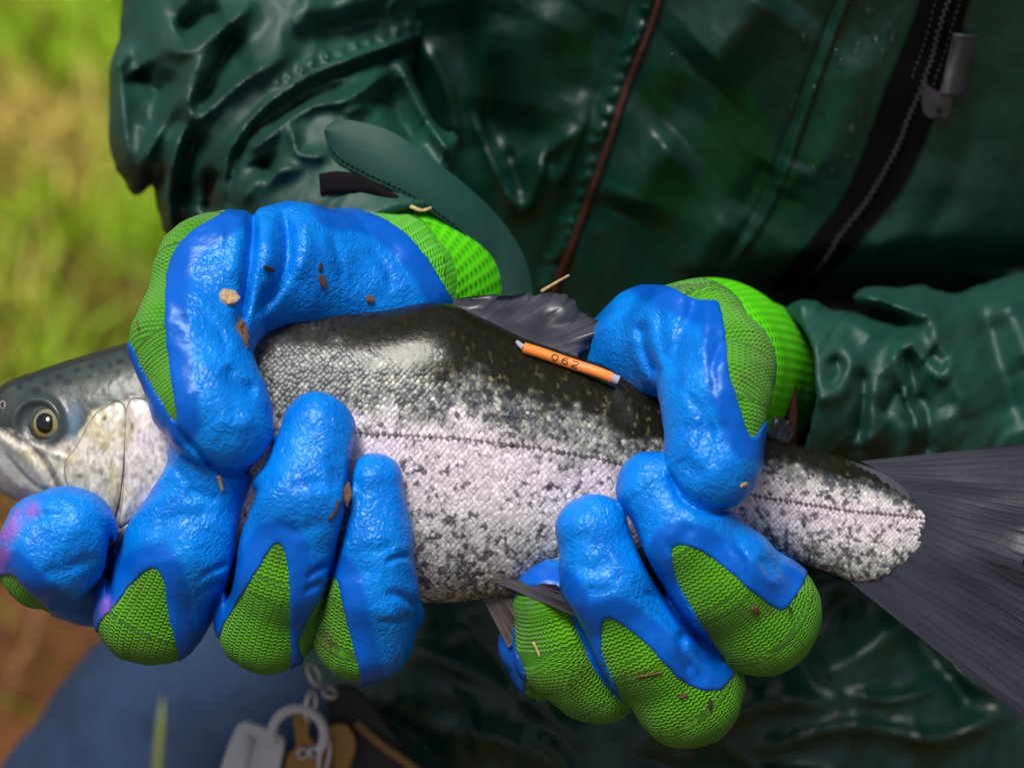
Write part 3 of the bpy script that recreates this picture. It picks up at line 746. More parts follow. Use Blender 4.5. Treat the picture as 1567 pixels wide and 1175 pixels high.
GL, BL = build_glove(
    'left-hand glove in the picture, thumb hooked over the back of the fish behind its gills',
    chains=[
        [(640, 470, -200, 96), (578, 452, -125, 128), (450, 410, -10, 90), (335, 424, 60, 93), (292, 520, 130, 84), (318, 610, 172, 78), (345, 648, 180, 70)],      # thumb
        [(112, 812, 125, 60), (88, 832, 110, 76), (72, 855, 60, 70), (140, 880, -150, 74)],                               # forefinger
        [(336, 640, 120, 50), (325, 700, 118, 56), (285, 832, 95, 80), (232, 932, 55, 80), (270, 880, -150, 82)],        # middle
        [(487, 660, 150, 54), (465, 758, 160, 70), (437, 870, 125, 76), (410, 950, 70, 73), (430, 880, -150, 78)],      # ring
        [(575, 738, 142, 38), (573, 830, 140, 50), (565, 900, 115, 67), (554, 962, 75, 73), (570, 870, -150, 76)],      # little
        [(600, 890, 60, 34), (618, 940, 20, 22), (600, 940, -60, 30)],
    ],
    webs=[[(160, 860, -190, 80), (420, 850, -200, 85), (570, 830, -190, 80)], [(300, 800, -210, 90), (560, 520, -200, 110)], [(480, 800, -210, 90), (600, 520, -200, 110)]],
    creases=[([(388, 318), (386, 360), (380, 420), (372, 470), (366, 500)], 8, -21), ([(432, 322), (440, 365), (436, 410), (415, 450), (395, 480)], 10, -20), ([(410, 330), (412, 370), (408, 420)], 12, 7),
             ([(365, 330), (362, 380), (350, 430)], 13, 6), ([(465, 330), (470, 380), (455, 430)], 12, 6), ([(345, 560), (365, 590), (395, 600)], 12, -10), ([(330, 640), (360, 650), (390, 640)], 16, 5),
             ([(500, 345), (530, 400), (560, 450)], 18, -3), ([(230, 815), (280, 790), (330, 790)], 11, -4), ([(280, 752), (340, 765)], 9, -4), ([(420, 800), (460, 812), (500, 795)], 12, -4), ([(440, 745), (500, 738)], 9, -4), ([(545, 838), (575, 842), (605, 830)], 10, -4),
             ([(305, 885), (330, 870), (352, 862)], 5, -5), ([(300, 912), (325, 897), (345, 892)], 5, -4), ([(468, 885), (490, 870), (506, 866)], 5, -5), ([(462, 908), (482, 896), (498, 893)], 5, -4), ([(590, 862), (610, 852), (626, 852)], 5, -5), ([(578, 950), (605, 952), (634, 944)], 5, -4), ([(250, 700), (285, 735), (300, 770)], 6, -3), ([(560, 380), (590, 410), (600, 450)], 7, -4), ([(505, 360), (520, 400), (522, 440)], 7, -4), ([(300, 470), (330, 500), (350, 540)], 8, -4), ([(590, 905), (620, 915), (640, 930)], 7, -8), ([(545, 660), (536, 720), (530, 780), (513, 860), (486, 950)], 5, -16), ([(398, 740), (368, 800), (358, 870), (343, 940)], 5, -16), ([(268, 652), (300, 688), (345, 724), (395, 716), (416, 680)], 5, -9), ([(168, 800), (168, 860), (166, 930)], 5, -12), ([(20, 800), (60, 790), (110, 790)], 9, -4), ([(60, 880), (100, 870), (150, 850)], 10, -4)],
    green=[[(350, 316), (300, 348), (266, 384), (253, 430), (252, 500), (260, 570), (270, 645), (243, 606), (216, 560), (196, 520), (150, 470), (150, 400), (280, 300)],
           [(14, 880), (44, 908), (76, 940), (30, 965), (-10, 900)],
           [(234, 870), (250, 892), (258, 945), (272, 1016), (240, 1060), (150, 1030), (150, 960), (172, 932), (205, 890)],
           [(425, 830), (440, 870), (443, 950), (441, 1030), (400, 1060), (330, 1020), (338, 966), (364, 922), (395, 872)],
           [(513, 886), (525, 930), (540, 990), (550, 1045), (510, 1060), (460, 1000), (466, 960), (494, 915)],
           [(516, 312), (560, 322), (610, 348), (655, 395), (698, 462), (780, 520), (820, 400), (700, 280), (560, 280)]],
    stains=[(498, 975, 9, 16, 1.0), (506, 990, 16, 22, 0.5), (210, 905, 20, 30, 0.35), (200, 990, 60, 20, 0.35), (225, 590, 6, 26, 0.4), (425, 850, 12, 16, 0.5), (212, 460, 8, 30, 0.3)],
    pink=[[(-10, 800), (10, 785), (45, 765), (62, 780), (30, 815), (16, 845), (12, 875), (-10, 870)], [(150, 930), (168, 912), (176, 940), (160, 965)]],
    cuff=([(590, 456, -150, 134), (626, 442, -235, 146), (610, 390, -360, 138)], ((-520, -120, -480), (150, 420, 80))),
    lo=(-860, -520, -330), hi=(60, 320, 280), bright=[(690, 390, 170, 120, 1.0), (230, 470, 70, 180, 0.25)])

GR, BR = build_glove(
    'right-hand glove in the picture, gripping the fish in front of its tail',
    chains=[
        [(930, 590, -150, 88), (1000, 530, -25, 82), (1062, 518, 75, 84), (1098, 560, 130, 82), (1096, 610, 168, 76), (1090, 708, 185, 71)],   # thumb
        [(1000, 745, 165, 52), (1042, 812, 165, 66), (1102, 880, 138, 79), (1166, 942, 85, 84), (1120, 880, -140, 82)],                     # forefinger
        [(908, 812, 150, 52), (928, 890, 148, 61), (985, 982, 105, 77), (1050, 1055, 55, 82), (1030, 920, -150, 82)],                        # middle
        [(848, 925, 70, 62), (872, 990, 50, 76), (918, 1024, 25, 76), (930, 900, -160, 78)],                                                 # ring
        [(812, 985, -30, 46), (840, 1012, -50, 52), (900, 900, -180, 66)],                                                                  # little
    ],
    webs=[[(1120, 850, -190, 85), (900, 850, -200, 80)], [(1100, 800, -200, 95), (1080, 560, -180, 110)], [(980, 820, -200, 90), (1020, 580, -180, 100)]],
    creases=[([(1062, 440), (1058, 480), (1040, 520), (1030, 580)], 11, -9), ([(982, 490), (985, 530), (1005, 580)], 10, -11), ([(1085, 455), (1080, 500), (1070, 560)], 12, 6), ([(955, 770), (985, 850), (1010, 900), (1055, 965), (1105, 1012)], 6, -16), ([(1022, 720), (1045, 765), (1085, 784), (1125, 778)], 5, -9), ([(870, 925), (895, 985), (925, 1040), (958, 1090)], 5, -10), ([(1040, 700), (1060, 720), (1080, 730)], 16, -6),
             ([(1010, 470), (1012, 510), (1020, 560)], 10, -6), ([(1082, 600), (1086, 660), (1094, 720)], 8, -5),
             ([(880, 868), (910, 872), (940, 856)], 12, -4), ([(1045, 655), (1080, 662), (1120, 650)], 12, -3), ([(1060, 800), (1040, 830), (1015, 840)], 12, -5), ([(1160, 850), (1190, 870), (1225, 905)], 14, -6), ([(1110, 830), (1150, 870), (1200, 900)], 9, 4), ([(950, 870), (930, 900), (890, 905)], 12, -5),
             ([(985, 905), (1005, 918), (1022, 938)], 5, -5), ([(1000, 935), (1020, 945), (1035, 965)], 5, -4), ([(1120, 826), (1138, 846), (1150, 868)], 5, -5), ([(1160, 850), (1172, 870), (1182, 888)], 5, -4), ([(1050, 600), (1075, 640), (1070, 700)], 7, -4), ([(1105, 520), (1090, 560), (1095, 610)], 7, -4), ([(1050, 960), (1042, 990), (1060, 1030)], 9, -9), ([(1085, 1000), (1110, 1015)], 10, -6), ([(1030, 980), (1070, 1030)], 9, 5)],
    green=[[(1000, 425), (1030, 440), (1062, 456), (1082, 458), (1100, 462), (1110, 500), (1115, 560), (1127, 605), (1150, 668), (1178, 640), (1240, 640), (1260, 480), (1140, 380), (1020, 380)],
           [(1030, 838), (1064, 840), (1110, 870), (1150, 905), (1190, 932), (1204, 930), (1226, 900), (1246, 868), (1290, 880), (1270, 1020), (1180, 1080), (1122, 1026), (1090, 980), (1058, 928), (1034, 880)],
           [(925, 950), (950, 955), (988, 985), (1030, 1030), (1062, 1052), (1100, 1056), (1124, 1032), (1134, 1010), (1180, 1010), (1170, 1150), (1040, 1190), (966, 1096), (945, 1052), (922, 1000)],
           [(790, 905), (850, 905), (880, 960), (915, 1035), (966, 1098), (940, 1150), (800, 1110), (806, 1040), (790, 985)]],
    stains=[(1150, 940, 30, 14, 0.5), (1185, 930, 24, 10, 0.5), (1080, 970, 20, 24, 0.5), (1165, 560, 26, 60, 0.45), (1135, 580, 10, 12, 0.5), (980, 1030, 34, 8, 0.6), (1060, 1100, 40, 10, 0.35), (900, 1010, 40, 30, 0.4), (870, 1050, 50, 20, 0.4), (1030, 860, 14, 12, 0.35)],
    pink=[],
    cuff=([(1078, 562, -90, 126), (1086, 563, -170, 131), (1140, 575, -300, 120)], ((120, -240, -450), (560, 220, 90))),
    lo=(-80, -620, -330), hi=(520, 200, 290), bright=[(1120, 540, 120, 150, 0.35)])

# ================================================================== the trout
TOPC = np.array([(-42, 660), (-36, 636), (-25, 616), (0, 592), (60, 566), (120, 546), (200, 523), (300, 502), (380, 488), (480, 480), (580, 475), (690, 466), (745, 490), (800, 517), (880, 545), (950, 566), (1020, 592), (1100, 632), (1190, 672), (1250, 690), (1320, 709), (1380, 738), (1425, 775)], float)
BOTC = np.array([(-42, 690), (-30, 722), (0, 752), (40, 772), (100, 800), (165, 826), (230, 848), (300, 872), (400, 898), (500, 915), (635, 922), (700, 919), (760, 912), (870, 897), (950, 884), (1050, 858), (1150, 838), (1250, 868), (1310, 888), (1350, 886), (1390, 866), (1425, 838)], float)
THK = np.array([(-42, 14), (-25, 36), (0, 54), (60, 78), (130, 92), (250, 104), (400, 112), (640, 112), (850, 98), (1000, 76), (1150, 52), (1250, 36), (1320, 22), (1370, 11), (1400, 5), (1425, 2)], float)
def cubic(tab, x):
    """monotone-ish smooth interpolation"""
    xs, ys = tab[:, 0], tab[:, 1]; m = np.gradient(ys, xs); i = np.clip(np.searchsorted(xs, x) - 1, 0, len(xs) - 2)
    h = xs[i + 1] - xs[i]; t = np.clip((x - xs[i]) / h, 0, 1)
    return ((2 * t ** 3 - 3 * t ** 2 + 1) * ys[i] + (t ** 3 - 2 * t ** 2 + t) * h * m[i] + (-2 * t ** 3 + 3 * t ** 2) * ys[i + 1] + (t ** 3 - t ** 2) * h * m[i + 1])
def fishp(x, a, inset=0.0):
    """surface point (frame units) at station x and girth angle a (0 back, pi/2 near flank)"""
    tp, bt, th = cubic(TOPC, x), cubic(BOTC, x), cubic(THK, x)
    yc = (tp + bt) / 2; hh = np.maximum((bt - tp) / 2 - inset, 1); ww = np.maximum(th - inset, 1)
    c, s = np.cos(a), np.sin(a)
    y = yc - hh * np.sign(c) * np.abs(c) ** 0.93; z = ww * np.sign(s) * np.abs(s) ** 0.90
    return np.stack([x - CX, -(y - CY), z], -1)
def fishz(px, py, it=3):
    """depth of the near flank under a viewed point"""
    x, y = np.array(px, float), np.array(py, float); z = np.full(x.shape, 60.0)
    for _ in range(4):
        t = (DV - z) / DV; X = (x - CX) * t + CX; Y = (y - CY) * t + CY
        tp, bt, th = cubic(TOPC, X), cubic(BOTC, X), cubic(THK, X)
        c = np.clip(np.abs((Y - (tp + bt) / 2) / ((bt - tp) / 2)), 0, 0.9999) ** (1 / 0.93); z = th * np.sqrt(1 - c * c) ** 0.90
    return z
fish = thing('trout', 'silvery speckled trout with a dark back, held sideways in both gloved hands', 'fish', W(P(700, 920, 0)))
LLINE = np.array([(200, 640), (380, 655), (540, 661), (700, 668), (800, 680), (900, 697), (1000, 722), (1150, 756), (1290, 779), (1410, 792), (1430, 795)], float)
def flank_color(x, y, n, rg, per_scale, K=None):
    """pigment of the trout's flank as a function of station and height"""
    tp, bt = cubic(TOPC, x), cubic(BOTC, x); ll = np.interp(x, LLINE[:, 0], LLINE[:, 1])
    u = np.where(y < ll, -(ll - y) / np.maximum(ll - tp, 1), (y - ll) / np.maximum(bt - ll, 1))      # -1 back, 0 lateral line, 1 belly
    j = fbm(x / 26, y / 20, 41, 3) - 0.5; spot = fbm(x / 8, y / 8, 52, 2)
    k = rg.random(n) if K is None else K[0]
    tail = sstep(1120, 1180, x)
    k2, k3 = (rg.random(n), rg.random(n)) if K is None else K[1:]
    sheen = sstep(640, 420, x) * sstep(-0.10, -0.45, u)  # reflection off the wet back, painted into the colour as grey
    darkback = sstep(-0.36, -0.62, u + j * 0.42 - 0.02 - 0.16 * sstep(760, 1000, x) * (1 - tail) + 0.30 * sheen + 0.16 * tail)
    mid = sstep(0.03, -0.34, u + j * 0.45 - 0.22 * sstep(700, 1000, x) * (1 - tail) + 0.22 * tail)
    light = np.stack([0.83 - 0.12 * k, 0.77 - 0.12 * k, 0.765 - 0.08 * k], -1)
    pink = sstep(0.40, 0.05, np.abs(u - 0.12))[:, None]
    light = light * (1 - 0.08 * pink * np.array([0.0, 1.0, 0.2]))
    gk = (k ** 1.6)[:, None]; grey = np.array([0.50, 0.49, 0.41]) * gk + np.array([0.075, 0.09, 0.10]) * (1 - gk)
    dark = np.array([0.026, 0.031, 0.048]); back = np.array([0.011, 0.011, 0.006]); gold = np.array([0.15, 0.135, 0.06])
    c = light * (1 - mid[:, None]) + grey * mid[:, None]
    belly = sstep(0.25, 0.95, u + j * 0.4)[:, None]; c = c * (1 - belly) + np.array([0.36, 0.365, 0.35]) * (0.5 + k3[:, None]) * belly
    dens = fbm(x / 75, y / 55, 57, 2)
    th_ = 0.712 - 0.13 * mid + 0.10 * np.exp(-((u + 0.02) / 0.14) ** 2) - 0.06 * tail - 0.05 * sstep(0.45, 0.9, u) - 0.05 * sstep(620, 520, x)
    s = sstep(th_ - 0.09, th_ + 0.09, spot * 0.55 + 0.30 * dens + 0.15 * fbm(x / 5, y / 5, 59, 2) + 0.40 * (k2 - 0.5) + 0.06)[:, None] * (0.75 + 0.2 * k3[:, None])
    c = c * (1 - s) + dark * s
    gm_ = (sstep(0.80, 0.98, k + 0.35 * (fbm(x / 9, y / 9, 58, 2) - 0.5)) * sstep(-0.95, -0.45, u))[:, None]
    bk = back[None] * (1 - gm_) + gold[None] * gm_ * (0.4 + 0.8 * k3[:, None])
    c = c * (1 - darkback[:, None]) + bk * darkback[:, None]
    sh = (0.85 * sheen * (1 - darkback * 0.7))[:, None]; c = c * (1 - sh) + (np.array([0.085, 0.09, 0.095]) * (0.4 + 1.0 * spot[:, None]) * (0.6 + 0.8 * k3[:, None])) * sh
    return c, u, darkback
def fish_body():
    xs = np.concatenate([np.linspace(150, 1400, 330), np.linspace(1403, 1424, 12)]); na = 150
    X, A = np.meshgrid(xs, np.linspace(0, 2 * np.pi, na, endpoint=False), indexing='ij')
    v = fishp(X, A, 1.5).reshape(-1, 3)
    nx = len(xs); i = np.arange(nx - 1)[:, None]; k = np.arange(na)[None]
    q = np.stack([i * na + k, i * na + (k + 1) % na, (i + 1) * na + (k + 1) % na, (i + 1) * na + k], -1).reshape(-1, 4)
    c, u, db = flank_color(v[:, 0] + CX, -v[:, 1] + CY, len(v), np.random.default_rng(2), False)
    c = np.minimum(c, 0.03 + 0.12 * c); tl = sstep(1290, 1330, v[:, 0] + CX)[:, None]; c = c * (1 - tl) + np.array([0.06, 0.06, 0.085]) * tl
    cap = [np.arange(na)[None, ::-1], (np.arange(na) + (nx - 1) * na)[None]]
    return v, [q] + cap, c
v, f, c = fish_body()
body = mobj('body', v, f, M['skin'], fish, attrs={'col': np.concatenate([c, np.ones((len(c), 1))], 1)})
FBV = BVHTree.FromPolygons([Vector(p) for p in v], [tuple(q) for q in f[0].tolist()])
def scales():
    rg = np.random.default_rng(5); px, pa, dxs, dys = [], [], [], []
    x = 262.0; odd = 0
    agrid = np.linspace(0.0, np.pi, 400)
    while x < 1418:
        dx = 8.3 - 1.6 * sstep(1000, 1400, x); dy = 10.2 - 2.3 * sstep(950, 1400, x)
        p = fishp(np.full(400, x), agrid); s = np.concatenate([[0], np.cumsum(np.linalg.norm(np.diff(p, axis=0), axis=1))])
        ll = np.interp(x, LLINE[:, 0], LLINE[:, 1]); i0 = np.argmin(np.abs(-p[:, 1] + CY - ll)); s0 = s[i0]
        rows = np.arange(-70, 70) * dy + s0 + (0.5 * dy if odd else 0); rows = rows[(rows > 3) & (rows < s[-1] - 2)]
        # the scaled area ends in a rounded edge on the tail
        a = np.interp(rows, s, agrid); yy = -fishp(np.full(len(a), x), a)[:, 1] + CY
        if x > 1290:
            e = 1412 - 100 * np.clip(np.abs(yy - 808) / 90, 0, 1.2) ** 2.2; keep = x < e - 14 * rg.random(len(a)) + 5 + 14 * (fbm(yy / 22, yy * 0 + 2, 6, 2) - 0.5); a = a[keep]
        px.append(np.full(len(a), x)); pa.append(a); dxs.append(np.full(len(a), dx)); dys.append(np.full(len(a), dy)); odd ^= 1; x += dx * 0.5 * 1.04
    px, pa, dxs, dys = map(np.concatenate, (px, pa, dxs, dys)); n = len(px)
    px = px + rg.normal(0, 0.4, n); pa = pa + rg.normal(0, 0.4, n) / 150.0; sz = np.clip(rg.normal(1.0, 0.06, n), 0.8, 1.2); dxs = dxs * sz
    p = fishp(px, pa); tx = fishp(px + 1, pa) - p; ta = fishp(px, pa + 0.004) - p
    tx /= np.linalg.norm(tx, axis=1)[:, None]; ta /= np.linalg.norm(ta, axis=1)[:, None] + 1e-9; nn = np.cross(ta, tx); nn /= np.linalg.norm(nn, axis=1)[:, None]
    out = p.copy(); out[:, 0] = 0; nn *= np.sign((nn * np.stack([0 * px, p[:, 1] - (p[:, 1].mean()), p[:, 2] + 1e-3], 1)).sum(1))[:, None] if False else 1
    flip = np.sign(nn[:, 2]); flip[flip == 0] = 1; nn = nn * flip[:, None]
    ku, kv = rg.normal(0, 0.06, n), rg.normal(0, 0.06, n)
    cx, cy = px, -p[:, 1] + CY
    c, u, db = flank_color(cx, cy, n, rg, True); fl = 1 - 0.88 * db
    ph = np.linspace(0, 2 * np.pi, 8, endpoint=False) + 0.39
    ru = np.cos(ph); rv = np.sin(ph); rings = []
    for sc, hh in ((0.74, 0.42), (1.0, 0.0)):
        U = dxs[:, None] * (0.74 * sc * ru[None] + 0.05); Vv = dys[:, None] * 0.55 * sc * rv[None]
        H = 0.35 + (hh + 0.11 * U + U * ku[:, None] + Vv * kv[:, None]) * fl[:, None]
        rings.append(p[:, None] + U[..., None] * tx[:, None] + Vv[..., None] * ta[:, None] + H[..., None] * nn[:, None])
    cu = dxs * 0.08
    cen = p + cu[:, None] * tx + (0.35 + (0.62 + 0.11 * cu + cu * ku) * fl)[:, None] * nn
    Vx = np.concatenate([cen[:, None]] + rings, 1).reshape(-1, 3)
    o = np.arange(n)[:, None, None] * 17; tri = np.array([[0, 1 + k, 1 + (k + 1) % 8] for k in range(8)])[None]
    qd = np.array([[1 + k, 9 + k, 9 + (k + 1) % 8, 1 + (k + 1) % 8] for k in range(8)])[None]
    F_ = [(o + tri).reshape(-1, 3), (o + qd).reshape(-1, 4)]
    llm = np.exp(-((cy - np.interp(cx, LLINE[:, 0], LLINE[:, 1])) / 2.8) ** 2)[:, None]; c = c * (1 - 0.8 * llm)
    q = Vx; vx, vy = q[:, 0] + CX, -q[:, 1] + CY; r17 = lambda a: np.repeat(a, 17)
    kv_ = fbm(vx / 7, vy / 8, 44, 2); kA = np.clip(0.55 * r17(rg.random(n)) + 0.45 * sstep(0.3, 0.7, kv_), 0, 1); kB = np.clip(0.45 * r17(rg.random(n)) + 0.55 * sstep(0.25, 0.75, fbm(vx / 5.5, vy / 6.5, 46, 2)), 0, 1)
    c, u_, db_ = flank_color(vx, vy, n * 17, rg, True, (kA, kB, r17(rg.random(n))))
    c = c.reshape(n, 17, 3) * (1 - 0.8 * llm)[:, None] * np.clip(rg.normal(0.98, 0.12, (n, 1, 1)), 0.5, 1.35)
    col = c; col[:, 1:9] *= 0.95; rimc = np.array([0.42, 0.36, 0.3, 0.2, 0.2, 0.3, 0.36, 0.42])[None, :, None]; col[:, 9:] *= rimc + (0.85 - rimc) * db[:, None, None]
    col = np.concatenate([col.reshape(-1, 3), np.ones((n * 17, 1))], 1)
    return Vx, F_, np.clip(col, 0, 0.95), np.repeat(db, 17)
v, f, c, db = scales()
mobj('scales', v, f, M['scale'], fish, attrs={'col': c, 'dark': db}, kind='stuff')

# ---- head
def hump(x, y, cx, cy, rx, ry): return np.exp(-(((x - cx) / rx) ** 2 + ((y - cy) / ry) ** 2))
HM = Map()
HM.line([(-20, 640), (3, 657), (25, 672), (48, 684), (68, 704), (82, 728), (92, 750)], 4.5, -8, taper=False)      # gape
HM.line([(-20, 655), (0, 668), (22, 683), (42, 697), (60, 716), (70, 740)], 9, 6, taper=False)                    # upper jaw bone
HM.line([(5, 690), (25, 715), (50, 740), (70, 752)], 4, -4); HM.line([(-10, 700), (15, 730), (45, 755)], 8, 4)
HM.line([(40, 678), (70, 690), (105, 702), (120, 690)], 5, 3)
for i in range(26):
    rr = random.Random(i); x0 = rr.uniform(60, 180); y0 = rr.uniform(690, 800); HM.line([(x0, y0), (x0 + rr.uniform(-8, 14), y0 + rr.uniform(12, 30)), (x0 + rr.uniform(-16, 10), y0 + rr.uniform(32, 55))], rr.uniform(1.8, 3.2), -rr.uniform(0.8, 1.8))
OPERC = [(198, 612), (228, 612), (252, 630), (268, 660), (270, 700), (264, 738), (248, 764), (222, 786), (196, 800), (182, 806), (186, 770), (190, 720), (191, 660)]
PREOP = [(140, 640), (160, 622), (182, 613), (193, 630), (191, 680), (188, 725), (183, 765), (172, 800), (160, 818), (140, 800), (118, 770), (100, 735), (100, 705), (118, 680)]
SUBOP = [(184, 808), (222, 787), (250, 765), (262, 748), (256, 772), (225, 800), (190, 824), (168, 836), (166, 826)]
EYE = (70, 646)
def head_color(x, y, rg):
    n = len(x); j = fbm(x / 18, y / 18, 61, 4) - 0.5; fine = fbm(x / 4.5, y / 7, 66, 3)
    up = np.interp(x, [-40, 0, 40, 75, 115, 140, 165, 190, 215, 250, 290], [650, 652, 672, 680, 668, 634, 620, 614, 612, 625, 640])
    m = sstep(-7, 7, y - up + 16 * j)[:, None]
    top = np.stack([0.034 + 0.03 * j, 0.044 + 0.034 * j, 0.044 + 0.018 * j], -1) + 0.03 * hump(x, y, 180, 590, 60, 25)[:, None] * np.array([0.5, 0.8, 0.1])
    jb = sstep(0.42, 0.62, fbm(x / 22 + 4, y / 26, 64, 3))[:, None]
    cream = np.stack([0.60 + 0.25 * j, 0.55 + 0.25 * j, 0.47 + 0.25 * j], -1) * (1 - jb) + np.array([0.50, 0.44, 0.29]) * jb
    pk = sstep(170, 225, x)[:, None]; cream = cream * (1 - pk) + (np.stack([0.60 + 0.3 * j, 0.53 + 0.3 * j, 0.56 + 0.3 * j], -1) * (1 - 0.4 * jb) + 0.4 * jb * np.array([0.50, 0.46, 0.36])) * pk
    cream = cream * (0.50 + 1.0 * fine)[:, None]
    tan = hump(x, y, 85, 745, 60, 40)[:, None] * 0.5; cream = cream * (1 - tan) + np.array([0.50, 0.42, 0.27]) * tan
    c = top * (1 - m) + cream * m
    sp = np.zeros(n); r2 = random.Random(12)
    spots = [(156, 570, 6, 5), (181, 570, 6, 5), (128, 596, 8, 6), (156, 601, 7, 6), (190, 606, 9, 8), (103, 585, 8, 5), (138, 577, 5, 4), (168, 560, 4, 5), (72, 588, 6, 5), (90, 577, 5, 5), (55, 598, 8, 6), (30, 592, 6, 5), (170, 585, 4, 4), (183, 553, 7, 5), (118, 566, 5, 4), (140, 560, 5, 4), (100, 602, 9, 4), (94, 618, 4.5, 4), (45, 580, 5, 4), (204, 580, 7, 6), (160, 640, 3, 3)]
    for a, b, rx, ry in spots: sp = np.maximum(sp, np.exp(-np.maximum(((x - a) / rx) ** 2 + ((y - b) / ry) ** 2 - 0.6, 0) * 2.2))
    c = c * (1 - 0.85 * sp[:, None]) + np.array([0.014, 0.016, 0.028]) * 0.85 * sp[:, None]
    cs = np.zeros(n)
    for a, b, rx, ry in [(105, 687, 4, 6), (230, 722, 3.5, 5), (180, 775, 5, 7), (155, 722, 4, 9), (120, 728, 8, 4), (90, 697, 3, 3), (202, 652, 3, 7), (213, 660, 3, 3)]: cs = np.maximum(cs, hump(x, y, a, b, rx, ry))
    c = c * (1 - 0.65 * cs[:, None])
    blue = (hump(x, y, 112, 645, 12, 26) * 0.8)[:, None]; c = c * (1 - blue) + np.array([0.10, 0.20, 0.30]) * blue
    soc = np.exp(-((np.hypot((x - EYE[0]) / 1.05, y - EYE[1]) - 31) / 5) ** 2)[:, None] * 0.75; c = c * (1 - soc) + np.array([0.03, 0.045, 0.05]) * soc
    jaw = sstep(-4, 10, (y - 662) - (x * 1.02))[:, None] * sstep(90, 60, x)[:, None] * (0.75 + 0.5 * j)[:, None]
    c = c * (1 - jaw) + np.array([0.20, 0.22, 0.24]) * jaw
    g0 = np.clip(-HM.at(x, y) / 8, 0, 1)[:, None]; c = c * (1 - 0.85 * g0) + np.array([0.035, 0.045, 0.06]) * 0.85 * g0
    tpd = sstep(13, 8, y - cubic(TOPC, x))[:, None] * 0.85; c = c * (1 - tpd) + np.array([0.014, 0.016, 0.012]) * tpd
    return np.clip(c, 0.005, 0.9)
def head():
    xs = np.concatenate([np.linspace(-41.8, -20, 24), np.linspace(-18.5, 268, 200)]); na = 420
    X, A = np.meshgrid(xs, np.linspace(0, 2 * np.pi, na, endpoint=False), indexing='ij')
    v = fishp(X, A); n = v.copy()
    vx, vy = v[..., 0] + CX, -v[..., 1] + CY
    fr = (v[..., 2] > 0)
    bump = HM.at(*proj(v)) * sstep(0, 30, v[..., 2])
    r = np.hypot(vx - EYE[0], vy - EYE[1])
    bump = bump + fr * (9 * np.exp(-((r - 36) / 9) ** 2) * (0.6 + 0.4 * sstep(20, -20, vy - EYE[1])) - 7 * np.exp(-(r / 24) ** 2))
    bump += fr * 0.9 * (fbm(vx / 12, vy / 12, 71, 3) - 0.5) - 1.8 * sstep(215, 268, X) * 1.5
    v[..., 2] += bump
    v = v.reshape(-1, 3); nx = len(xs)
    c = head_color(*proj(v), None)
    i = np.arange(nx - 1)[:, None]; k = np.arange(na)[None]
    q = np.stack([i * na + k, i * na + (k + 1) % na, (i + 1) * na + (k + 1) % na, (i + 1) * na + k], -1).reshape(-1, 4)
    return v, [q, np.arange(na)[None, ::-1]], c
v, f, c = head()
hd = mobj('head', v, f, M['head'], fish, attrs={'col': np.concatenate([c, np.ones((len(c), 1))], 1)})
HBV = BVHTree.FromPolygons([Vector(p) for p in v], [tuple(q) for q in f[0].tolist()])
def plate(outline, base, rise, seed, n=150, rings=34):
    """curved bony plate lying on the head, edge curling down onto it"""
    o = spline(outline, 14, True); L = np.concatenate([[0], np.cumsum(np.hypot(*np.diff(np.vstack([o, o[:1]]), axis=0).T))])
    oo = np.vstack([o, o[:1]]); t = np.linspace(0, L[-1], n, endpoint=False); e = np.stack([np.interp(t, L, oo[:, i]) for i in (0, 1)], 1)
    cen = e.mean(0); rr = np.linspace(0.02, 1, rings)
    g_ = cen + rr[:, None, None] * (e[None] - cen)
    z = fishz(g_[..., 0], g_[..., 1]) + base + rise * (1 - rr[:, None] ** 4) + 4.0 * (fbm(g_[..., 0] / 11, g_[..., 1] / 22, seed, 4) - 0.5)
    z = np.concatenate([z, fishz(e[:, 0], e[:, 1])[None] - 6]); g_ = np.concatenate([g_, (cen + 0.985 * (e - cen))[None]])
    v = PA(np.concatenate([g_.reshape(-1, 2), z.reshape(-1, 1)], 1)); R_ = rings + 1
    i = np.arange(R_ - 1)[:, None]; k = np.arange(n)[None]
    q = np.stack([i * n + k, (i + 1) * n + k, (i + 1) * n + (k + 1) % n, i * n + (k + 1) % n], -1).reshape(-1, 4)
    ed = np.repeat(rr, n); ed = np.concatenate([ed, np.ones(n)])
    return v, [q, np.arange(n)[None]], ed
for nm, ol, bs, ri, sd_ in (('cheek_plate', PREOP, 2.0, 5.0, 81), ('gill_flap', SUBOP, 1.0, 3.0, 83), ('gill_cover', OPERC, 3.0, 8.0, 82)):
    v, f, ed = plate(ol, bs, ri, sd_)
    x, y = proj(v); c = head_color(x, y, None)
    vein = np.exp(-((fbm(x / 16, y / 20, sd_ + 4, 3) - 0.5) / 0.012) ** 2)[:, None] * 0.35
    c = c * (1 - vein) + np.array([0.16, 0.10, 0.12]) * vein
    dk = sstep(0.93, 1.0, ed)[:, None] * 0.8; c = c * (1 - dk) + np.array([0.09, 0.09, 0.10]) * dk
    mobj(nm, v, f, M['head'], fish, attrs={'col': np.concatenate([c, np.ones((len(c), 1))], 1)})
